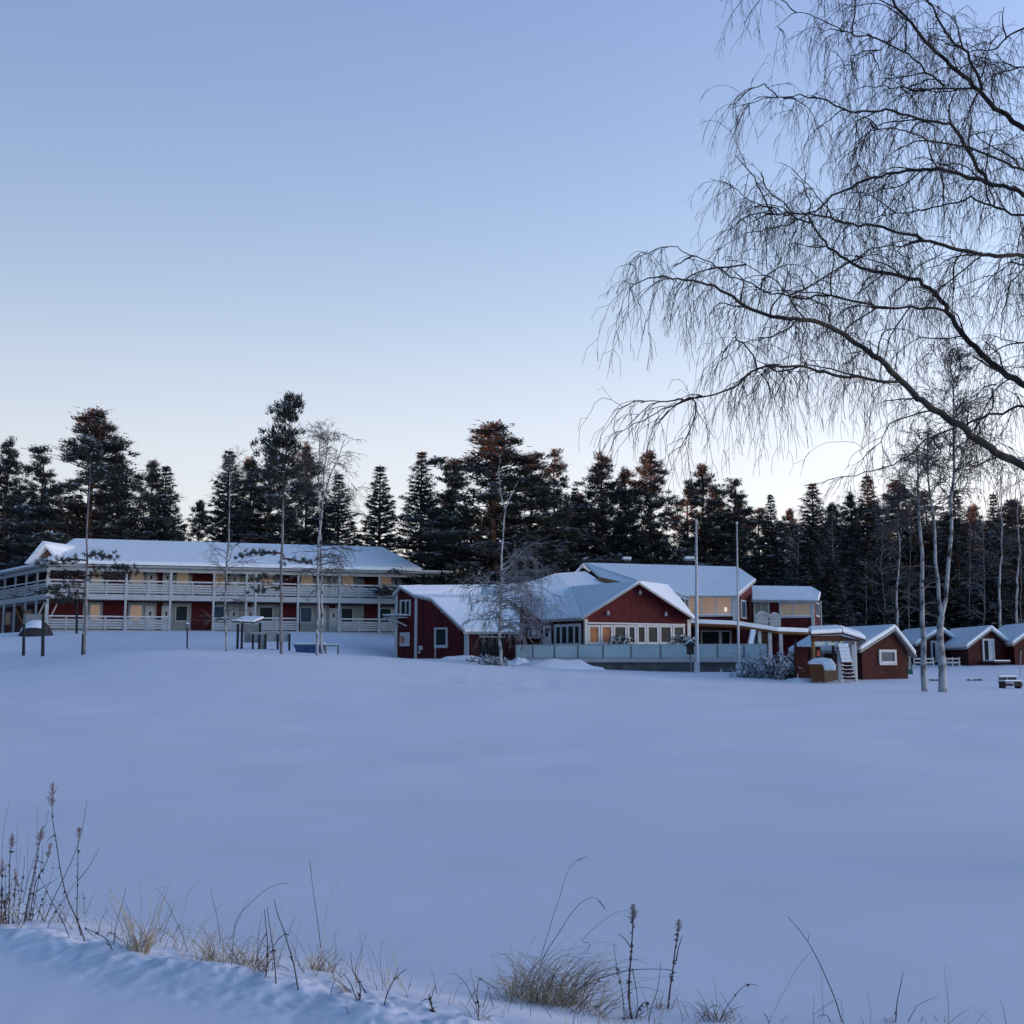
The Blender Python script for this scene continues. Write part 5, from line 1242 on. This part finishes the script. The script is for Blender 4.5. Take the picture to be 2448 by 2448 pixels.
# grey garden shelter and windbreak
def garden():
    Y = 70; F = Fr(556, Y, 700, Y); zb = h1(*F.P(F.s_of(600), 0, 0)[:2])
    T = Thing('garden_shelter', 'small grey lean-to garden shelter with a snowy roof before the lodge', 'shelter', F.P(F.s_of(590), -.5, zb))
    for a, y in ((569, 1492), (579, 1490), (622, 1489)):
        t = F.s_of(a); mb = MB(); F.tbox(mb, t - .06, t + .06, zb - .3, F.z(a, y), -.05, .05); T.part('post', mb, 'black')
    mb = MB(); F.box(mb, 582, 620, 1492, 1536, -.3, -.22); T.part('back_panel', mb, 'tarp')
    mb = MB(); mb.prism([F.px(557, 1488, .4), F.px(611, 1491, .4), F.px(621, 1479, -1.2), F.px(572, 1478, -1.2)], (0, 0, .05)); rf = T.part('roof', mb, 'darkwood')
    mb = MB(); mb.prism([np.array(F.px(557, 1488, .4)) + (0, 0, .053), np.array(F.px(611, 1491, .4)) + (0, 0, .053), np.array(F.px(621, 1479, -1.2)) + (0, 0, .053), np.array(F.px(572, 1478, -1.2)) + (0, 0, .053)], (0, 0, .14)); T.part('roof_snow', mb, 'snow', parent=rf)
    Wb = Thing('windbreak', 'grey panelled windbreak on dark posts right of the garden shelter', 'fence', F.P(F.s_of(650), 0, zb))
    ps = [607, 622, 637, 666, 694]
    for a in ps:
        t = F.s_of(a); mb = MB(); F.tbox(mb, t - .055, t + .055, zb - .3, F.z(a, 1516), .1, .2); Wb.part('post', mb, 'black')
    for a, b in ((600, 666), (668, 693)):
        mb = MB(); F.box(mb, a, b, 1511, 1534, .02, .07); Wb.part('panel', mb, 'tarp')
    mb = MB(); F.box(mb, 622, 638, 1534, 1560, .02, .07); Wb.part('panel', mb, 'tarp')
    mb = MB(); F.box(mb, 644, 658, 1552, 1562, .0, .4); single('dark_crate', 'dark crate on the snow under the grey windbreak', 'crate', mb, 'black', F.px(651, 1562))
    sw = Thing('blue_tub', 'blue garden tub filled with snow left of the twin-stemmed birch', 'tub', W(741, 1566, 66)); c = W(741, 1566, 66); c[2] = h1(c[0], c[1])
    vs = []; fs = []
    for zz, w, d in ((-.05, .62, .4), (.42, .82, .55)): vs += [(c[0] - w, c[1] - d, c[2] + zz), (c[0] + w, c[1] - d, c[2] + zz), (c[0] + w, c[1] + d, c[2] + zz), (c[0] - w, c[1] + d, c[2] + zz)]
    mb = MB(); mb.add(vs, [(0, 1, 5, 4), (1, 2, 6, 5), (2, 3, 7, 6), (3, 0, 4, 7), (3, 2, 1, 0)]); sw.part('body', mb, 'blue')
    mb = MB(); mb.box((c[0] - .87, c[1] - .6, c[2] + .40), (c[0] + .87, c[1] - .56, c[2] + .46)); sw.part('rim', mb, 'steel')
    mb = MB(); mb.prism([(c[0] - .78, c[1] - .5, c[2] + .38), (c[0] + .78, c[1] - .5, c[2] + .38), (c[0] + .78, c[1] + .5, c[2] + .5), (c[0] - .78, c[1] + .5, c[2] + .5)], (0, 0, .06)); sw.part('snow_fill', mb, 'snow')
    tb = Thing('bar_frame', 'low grey-blue bar frame right of the twin-stemmed birch', 'frame', W(795, 1564, 66)); F2 = Fr(778, 66, 811, 66); z0 = h1(*F2.P(.4, 0, 0)[:2])
    mb = MB(); F2.box(mb, 777, 811, 1541, 1545, -.1, .02); tb.part('top_bar', mb, 'steel')
    mb = MB(); F2.box(mb, 777, 811, 1539.4, 1540.9, -.1, .02); tb.part('bar_snow', mb, 'snow')
    for a in (779, 809): mb = MB(); F2.tbox(mb, F2.s_of(a) - .05, F2.s_of(a) + .05, z0 - .3, F2.z(a, 1545.1), -.08, 0); tb.part('leg', mb, 'steel')
garden()

# ================================================================== dead grass and weeds along the road shoulder
Z1 = lambda x, y: (x / 3.22, 1848 + y / 3.22)
Z2 = lambda x, y: (400 + x / 3.22, 2000 + y / 3.22)
Z3 = lambda x, y: (1000 + x / 2.415, 2000 + y / 2.415)
Z4 = lambda x, y: (1700 + x / 2.583, 2100 + y / 2.583)
rg = np.random.RandomState(77)
def smooth_path(P, n):
    P = np.asarray(P, float); s = np.r_[0, np.cumsum(np.linalg.norm(np.diff(P, axis=0), axis=1))]; u = np.linspace(0, s[-1], n)
    Q = np.array([np.interp(u, s, P[:, i]) for i in range(P.shape[1])]).T
    for _ in range(2): Q[1:-1] = Q[1:-1] * .5 + (Q[:-2] + Q[2:]) * .25
    return Q
def trace(pts, Zf, lean=0.):
    """world path of a stalk traced from the photo, standing where its base meets the snow"""
    src = [Zf(*p) for p in pts]; g = G(src[0][0], min(src[0][1], 2446)) if src[0][1] < 2447 else G(src[0][0], 2446)
    Y = g[1]; P = [W(a, b, Y + lean * i / len(src)) for i, (a, b) in enumerate(src)]
    P[0] = P[0] - np.array((0, 0, .05)); return np.array(P), Y
def plume(mb, c, d, L, w, n, m):
    rs = rg; f = rs.rand(n); wd = w * (1 - .75 * f) * rs.uniform(.2, 1, n) * (1 + .5 * (rs.rand(n) < .12)); az = rs.uniform(0, 6.28, n)
    base = c + d * (f * L)[:, None]; dirs = np.c_[np.cos(az), np.sin(az), rs.uniform(.3, 1.4, n)]
    mb.tris(base, dirs, wd, .009, m)
def weed(label, pts, Zf, r=.0042, head=None, nodes=0, extra=(), name='dead_weed', cat='dead weed', lean=.1):
    P, Y = trace(pts, Zf, lean * rg.uniform(-1, 1)); n = max(8, len(P) * 3); Q = smooth_path(P, n)
    T = Thing(name, label, cat, Q[0] + (0, 0, .05), 'dead stalks on the road shoulder')
    mb = MB(); mb.tube(Q, np.linspace(r, r * .45, n), 4)
    for (pp, rr) in extra:
        E = smooth_path([W(*Zf(*p), Y) for p in pp], 8); mb.tube(E, np.linspace(r * rr, r * .3, 8), 3)
    T.part('stem', mb, 'stalk')
    if nodes:
        mb = MB()
        for k in range(nodes):
            a = int(rg.uniform(.15, .95) * (n - 1)); m_ = 5 if rg.rand() < .3 else 2
            mb.tris(np.repeat(Q[a][None], m_, 0) + rg.normal(size=(m_, 3)) * .003, rg.normal(size=(m_, 3)) - (0, 0, .6), rg.uniform(.012, .032, m_), .010, 0)
        T.part('withered_leaves', mb, 'stalk')
    if head:
        d = Q[-1] - Q[-4]; d /= np.linalg.norm(d); mb = MB()
        L, w, k = head; plume(mb, Q[-1] - d * L * .75, d, L * 1.05, w * 1.9, int(k * .8), 0); T.part('seed_head', mb, 'plume')
    return T
weed('tallest crooked dead weed at the left with a fluffy pinkish head and a black leaf', [(682, 1305), (600, 1140), (520, 980), (480, 830), (455, 690), (430, 500), (405, 380), (400, 260), (405, 130)], Z1, .005, (.13, .042, 150), 8, [([(430, 470), (395, 490), (360, 525)], .6)])
weed('dead weed with a small fluffy head right of the tallest one', [(650, 1270), (590, 1130), (595, 950), (600, 700), (598, 520), (610, 440)], Z1, .004, (.06, .03, 70), 8, [([(600, 830), (650, 770), (720, 670), (765, 575)], .7)])
weed('long bare stalk crossing behind the pinkish-headed weed', [(320, 1150), (400, 990), (480, 830), (560, 660), (610, 530), (650, 350), (670, 210)], Z1, .0035, None, 2)
weed('slanting dark stalk crossing low at the left', [(345, 1190), (420, 1060), (520, 930), (590, 830)], Z1, .003, None, 1)
weed('upright dead weed with a grey head left of the tallest one', [(175, 1160), (215, 980), (255, 800), (290, 650), (300, 540), (320, 450)], Z1, .005, (.10, .04, 110), 9)
weed('dark clumped stalk with a drooping grey head', [(225, 1140), (250, 960), (285, 800), (345, 720), (375, 650), (385, 570)], Z1, .0045, (.09, .034, 90), 10)
weed('straight thin stalk rising behind the left weeds', [(255, 1000), (275, 760), (285, 500), (290, 250)], Z1, .0028)
weed('tall straight stalk leaning right among the left weeds', [(165, 1010), (220, 780), (300, 560), (345, 440), (375, 280)], Z1, .0032)
weed('thin grass stem at the far left with a bent tip', [(5, 800), (15, 600), (35, 380), (75, 210)], Z1, .0026)
weed('fine stalk near the left border between two grey heads', [(115, 1000), (125, 700), (135, 380)], Z1, .0024)
weed('short fine stalk behind the far left weeds', [(100, 960), (130, 780), (168, 560)], Z1, .0024)
weed('fine leaning stalk behind the grey head at the left', [(200, 900), (215, 700), (212, 460)], Z1, .0022)
weed('dark leafy weed with a grey plume by the left border', [(65, 1180), (72, 980), (70, 760), (80, 620), (95, 500)], Z1, .005, (.09, .036, 110), 12)
weed('dark bushy weed cut by the left border', [(8, 1160), (15, 1000), (12, 860), (20, 700)], Z1, .005, (.10, .03, 80), 14)
weed('low brown-headed weed near the left border', [(150, 1040), (150, 960), (140, 900), (130, 830)], Z1, .003, (.07, .035, 80), 5)
weed('forked dark weed bent low over the snow ridge', [(565, 1285), (500, 1170), (420, 1030), (340, 870), (300, 790)], Z1, .0035, None, 3, [([(270, 920), (340, 870), (420, 835), (450, 800)], .8)])
weed('broken dark stalk lying over the snow ridge at the left', [(905, 1390), (860, 1350), (820, 1270), (720, 1220), (650, 1190)], Z1, .004, None, 3, [([(820, 1260), (840, 1215), (940, 1300)], .8), ([(650, 1195), (700, 1240), (750, 1280)], .7)])
weed('thin upright stalk with a bent base left of the pale tuft', [(870, 1350), (885, 1210), (915, 1080), (950, 990), (970, 880)], Z1, .003)
weed('dark twig standing at the foot of the left weeds', [(655, 1090), (645, 1000), (638, 905)], Z1, .0035, None, 3)
weed('short stalk leaning right at the foot of the left weeds', [(640, 1120), (680, 1020), (740, 905)], Z1, .0025)
weed('lone bent grass stem drooping right beyond the pale tuft', [(1465, 1380), (1400, 1230), (1330, 1090), (1270, 960), (1200, 880)], Z1, .0026, None, 0, [([(1380, 1170), (1350, 1230), (1305, 1310)], .9)])
weed('tall grass stem arching right with a dark bent seed head', [(490, 990), (520, 640), (600, 550), (720, 430), (830, 370), (880, 350), (935, 360)], Z2, .0020, None, 0)
weed('fine stem with a curled tip above the middle tufts', [(480, 800), (520, 700), (570, 590), (600, 500), (615, 470), (640, 490)], Z2, .0018)
weed('upright grass stem of the middle tuft with a kinked top', [(410, 830), (400, 700), (370, 560), (350, 480), (335, 400)], Z2, .0026)
weed('dark stalk leaning left, first of three by the middle tufts', [(745, 1110), (775, 950), (770, 780), (755, 650), (748, 560)], Z2, .0042, None, 2, [([(765, 740), (725, 800), (700, 880), (690, 960)], .8)])
weed('dark stalk, second of three by the middle tufts', [(845, 1140), (825, 960), (800, 760), (780, 640), (770, 545)], Z2, .0038, None, 2)
weed('longest dark stalk leaning left, third of three by the middle tufts', [(1020, 1175), (975, 980), (925, 820), (890, 690), (850, 620), (822, 480)], Z2, .0042, None, 2, [([(900, 755), (850, 785), (800, 900)], .6)])
weed('tallest straight grass stalk of the middle with a thin spike head', [(1190, 860), (1165, 720), (1150, 600), (1132, 480), (1115, 360), (1098, 190)], Z2, .0032, (.10, .008, 40), 0)
weed('small dark forked twig on the snow ridge', [(1470, 1265), (1490, 1160), (1470, 1100), (1430, 1040)], Z2, .0045, None, 5, [([(1530, 1205), (1495, 1150), (1475, 1090)], .9), ([(1430, 1040), (1415, 960), (1412, 890)], .5), ([(1460, 1260), (1400, 1100), (1330, 1040)], .7)])
weed('v-shaped twig rising right of the snow ridge', [(1650, 1305), (1690, 1210), (1730, 1120), (1780, 1060), (1840, 1020)], Z2, .0036, None, 2, [([(1740, 1110), (1765, 1050), (1780, 1000)], .7)])
weed('short twig between the dark forked twig and the v-shaped twig', [(1630, 1195), (1610, 1150), (1590, 1110)], Z2, .0032)
weed('short stalk standing on the ridge below the middle tufts', [(1245, 1230), (1265, 1160), (1300, 1090)], Z2, .003)
weed('short leaning twig in the ploughed ridge', [(1410, 1400), (1390, 1350), (1375, 1315)], Z2, .003)
weed('tiny dark twig at the left foot of the big tuft', [(100, 1030), (75, 960), (55, 930), (65, 905)], Z3, .005, None, 8, [([(70, 950), (85, 900), (100, 860)], .6), ([(70, 940), (40, 935), (15, 955)], .7)])
weed('small bent grass stems left of the big tuft', [(345, 1060), (350, 980), (335, 920), (345, 850), (350, 810), (375, 840)], Z3, .0028, None, 2, [([(335, 880), (300, 930), (275, 990)], .8)])
weed('tallest arching grass of the right with a drooping seed head', [(690, 700), (740, 590), (790, 420), (815, 370), (830, 290), (860, 200), (900, 140), (965, 118)], Z3, .0022, (.07, .010, 40), 0)
weed('large arching grass with a bent brown seed head over the big tuft', [(680, 760), (740, 660), (810, 560), (870, 460), (930, 385), (990, 345), (1040, 350), (1080, 420)], Z3, .0028, (.11, .012, 60), 0)
weed('fine grass arching right to touch the teasel-like head', [(960, 670), (1000, 600), (930, 620), (980, 555), (1060, 490), (1140, 435), (1210, 425)], Z3, .0020, None, 0)
weed('upright dead weed with a snow-capped brown head', [(1240, 1060), (1215, 940), (1218, 800), (1228, 700), (1235, 580), (1240, 480), (1240, 420)], Z3, .0065, (.085, .036, 170), 16, [([(1225, 640), (1205, 600), (1155, 560)], .5), ([(1235, 760), (1255, 860), (1270, 960), (1255, 1050)], .5)])
weed('two-stemmed dead weed with a leafy grey head at the right', [(1435, 1000), (1455, 860), (1475, 740), (1480, 660), (1495, 590), (1505, 500)], Z3, .0060, (.075, .034, 120), 14, [([(1490, 720), (1500, 650), (1525, 570)], .8), ([(1470, 775), (1430, 765), (1390, 765)], .5)])
weed('thin weed with two drooping seed pods left of the snow-capped head', [(1190, 1070), (1185, 940), (1160, 810), (1140, 720), (1125, 620)], Z3, .0030, None, 5, [([(1130, 620), (1150, 640)], .7)])
weed('long low stalk bending across between the two right weeds', [(930, 880), (980, 840), (1060, 815), (1140, 790), (1210, 770), (1300, 765), (1400, 765)], Z3, .0040, None, 6)
weed('slanting stalk at the foot of the two-stemmed weed', [(1320, 1070), (1345, 980), (1385, 890), (1400, 730)], Z3, .0030)
weed('dark curled stem at the base of the snow-capped weed', [(1245, 1060), (1275, 980), (1320, 940), (1325, 1000)], Z3, .0040, None, 6)
weed('lone leaning grass stalk at the lower right with a dark tip', [(825, 899), (770, 750), (700, 590), (640, 460), (560, 330), (478, 240)], Z4, .0036, (.03, .006, 10), 0, [([(760, 750), (690, 800), (620, 845)], .5), ([(600, 385), (607, 335)], .5)])
weed('short upright stalk near the lower right', [(1135, 899), (1145, 780), (1165, 680), (1187, 580)], Z4, .0036, None, 1)
weed('curved stem at the bottom edge left of the leaning stalk', [(375, 899), (345, 850), (320, 830)], Z4, .0034)
weed('small curved stem at the bottom edge under the leaning stalk', [(755, 899), (725, 850), (690, 835), (650, 860)], Z4, .0030)
weed('little hooked stem at the bottom edge near the right', [(1402, 899), (1390, 860), (1370, 845)], Z4, .0030, None, 0, [([(1435, 899), (1450, 850)], .7)])
weed('thin stem with curled tip rising from the lower tuft', [(20, 890), (90, 800), (150, 720), (200, 660), (250, 645), (290, 665)], Z4, .0028, None, 2)
for k_, (x_, y_, t_, u_, r_, lab) in enumerate([(28, 1165, 45, 700, .0032, 'dark leaning stem beside the bushy weed at the left border'), (90, 1175, 120, 760, .003, 'stem crossing the leafy grey-plumed weed'),
    (130, 1150, 190, 640, .003, 'brown stem between the leafy weed and the clumped stalk'), (190, 1140, 270, 700, .0035, 'dark stem leaning into the clumped stalk'), (235, 1150, 330, 560, .003, 'slim stem right of the clumped stalk'), (270, 1145, 410, 690, .0025, 'thin slanting stem under the tallest weed'), (5, 1150, 60, 940, .004, 'short dark stem in the left corner of the weeds'), (50, 1170, 20, 860, .003, 'stem leaning left at the border of the weeds')]):
    weed(lab, [(x_, y_), (x_ * .6 + t_ * .4 + 6, y_ * .6 + u_ * .4), (t_ - 4, u_ * .8 + y_ * .2), (t_, u_)], Z1, r_, (.05, .02, 50) if k_ in (1, 3, 6) else None, 7)
def tuft(label, Zf, base, width, height, n, lean, m='straw', seed=0, r=.0017, bend=.5, arch=0.):
    rs = np.random.RandomState(seed + 50); g = G(*[min(v, 2446) for v in Zf(*base)]); Y = g[1]; sc = Y / FS
    w, h = width * sc, height * sc; mb = MB()
    for i in range(n):
        a = rs.normal(); p = g + np.array((a * w * .33, rs.normal() * w * .25, -.03)); L = h * rs.uniform(.35, 1.12)
        d = np.array((lean + a * .14 + rs.normal() * .34, rs.normal() * .3, 1.)); P = [p]; br = rs.randint(2, 7) if rs.rand() < .45 else 99
        for k in range(7):
            P.append(P[-1] + d / np.linalg.norm(d) * L / 7)
            d = d + np.array(((.10 + arch) * np.sign(d[0]) * rs.rand(), 0, -.20 * bend * k / 3 * rs.rand())) + rs.normal(size=3) * .12
            if k == br: d = np.array((rs.normal() * 1.0 + lean, rs.normal() * .5, rs.uniform(-.9, .3)))
        mb.tube(P, np.linspace(r * rs.uniform(.8, 2.0), r * .5, 8), 3, 0 if rs.rand() < .6 else 1, cap=False)
    single('dry_grass_tuft', label, 'grass tuft', mb, [m, 'strawgrey'], g, 'dry grass tufts along the shoulder')
S_ = 1 / 3.22
tuft('narrow pale straw tuft on the ridge at the left', Z1, (1095, 1380), 55 * .6, 165, 46, .02, seed=1)
tuft('low thin straw tuft left of the narrow pale one', Z1, (1000, 1370), 28, 75, 18, -.1, seed=2)
tuft('loose bent straw tuft between the narrow pale tuft and the three stalks', Z2, (370, 960), 75, 100, 60, .02, seed=3, bend=1.6, arch=.1)
tuft('dense golden straw tuft left of the three stalks', Z2, (620, 990), 50, 85, 60, .05, seed=4, bend=1.3, arch=.08)
tuft('dark matted straw beside the three stalks', Z2, (720, 1040), 36, 70, 26, .1, m='strawgrey', seed=5, bend=1.5)
tuft('brown broken blade tuft on the left side of the loose bent tuft', Z2, (210, 950), 26, 55, 16, .4, seed=6, bend=1.)
tuft('golden tuft at the foot of the tallest straight stalk', Z2, (1200, 1040), 36, 68, 44, .02, seed=7, bend=1.2)
tuft('small straw wisp left of the foot of the tallest straight stalk', Z2, (1120, 1030), 20, 90, 14, .02, seed=8)
tuft('flat leaning straw wisp on the ridge right of the tallest stalk', Z2, (1440, 1200), 16, 80, 16, -.7, seed=9, bend=.4)
tuft('big bushy straw tuft of the foreground', Z3, (700, 960), 125, 150, 150, .12, seed=10, bend=1.3, arch=.10)
tuft('left flank of grass leaning on the big bushy tuft', Z3, (560, 930), 44, 155, 50, .14, seed=11, bend=.8)
tuft('tangled arching grass right of the big bushy tuft', Z3, (850, 980), 110, 190, 120, .25, m='straw', seed=12, bend=1.9, arch=.16)
tuft('dark tangle of fallen stems before the big tuft', Z3, (960, 1030), 90, 90, 46, .2, m='strawgrey', seed=13, bend=1.6, arch=.2)
tuft('low straw wisps round the foot of the snow-capped weed', Z3, (1250, 1050), 46, 60, 22, .1, m='strawgrey', seed=14, bend=1.2)
tuft('reddish dead leaf tuft at the foot of the two-stemmed weed', Z3, (1400, 1000), 20, 55, 18, .2, seed=15)
tuft('thin grey tuft at the bottom right of the two-stemmed weed', Z3, (1700, 1070), 70, 80, 46, .1, m='strawgrey', seed=16, bend=1.3, arch=.1)
tuft('little straw wisp at the foot of the short upright stalk', Z4, (1120, 895), 18, 36, 14, -.1, seed=17)
tuft('fine short stems at the bottom edge near the right', Z4, (1330, 899), 40, 14, 10, .1, m='strawgrey', seed=18)
tuft('thin stems between the twig and the big tuft', Z3, (340, 1060), 36, 75, 12, .02, m='strawgrey', seed=19)
tuft('sparse stems on the shoulder among the left weeds', Z1, (300, 1140), 120, 90, 30, .05, m='strawgrey', seed=20)
tuft('sparse stems at the left border under the dark bushy weed', Z1, (30, 1160), 60, 120, 24, .05, m='strawgrey', seed=21)

def fringe():
    rs = np.random.RandomState(31); mb = MB()
    for k in range(210):
        t = rs.uniform(-.6, 4.6) if k % 3 else rs.uniform(.2, 2.8); off = .35 + abs(rs.normal()) * .28; x, y = -3.2 + .82 * t + .572 * off, 7.75 - .572 * t + .82 * off
        if k > 165: x, y = rs.uniform(.4, 3.0), rs.uniform(6.6, 7.3)
        z = h1(x, y) - .02; L = rs.uniform(.05, .30) * (1 + (rs.rand() < .12)); d = np.array((rs.normal() * .35, rs.normal() * .3, 1.)); P = [np.array((x, y, z))]; br = rs.randint(2, 6) if rs.rand() < .4 else 99
        for i in range(6):
            P.append(P[-1] + d / np.linalg.norm(d) * L / 6); d = d + rs.normal(size=3) * .13 + (0, 0, -.05 * i)
            if i == br: d = np.array((rs.normal(), rs.normal() * .4, rs.uniform(-.7, .3)))
        mb.tube(P, np.linspace(rs.uniform(.0012, .0028), .0008, 7), 3, int(rs.rand() < .6) + (rs.rand() < .25), cap=False)
    o = mb.build('sparse_grass', ['straw', 'strawgrey', 'stalk'], None, (0, 0, 0)); o['kind'] = 'stuff'; o['label'] = 'sparse dry stems sticking out of the snow along the shoulder'; o['category'] = 'grass'
fringe()
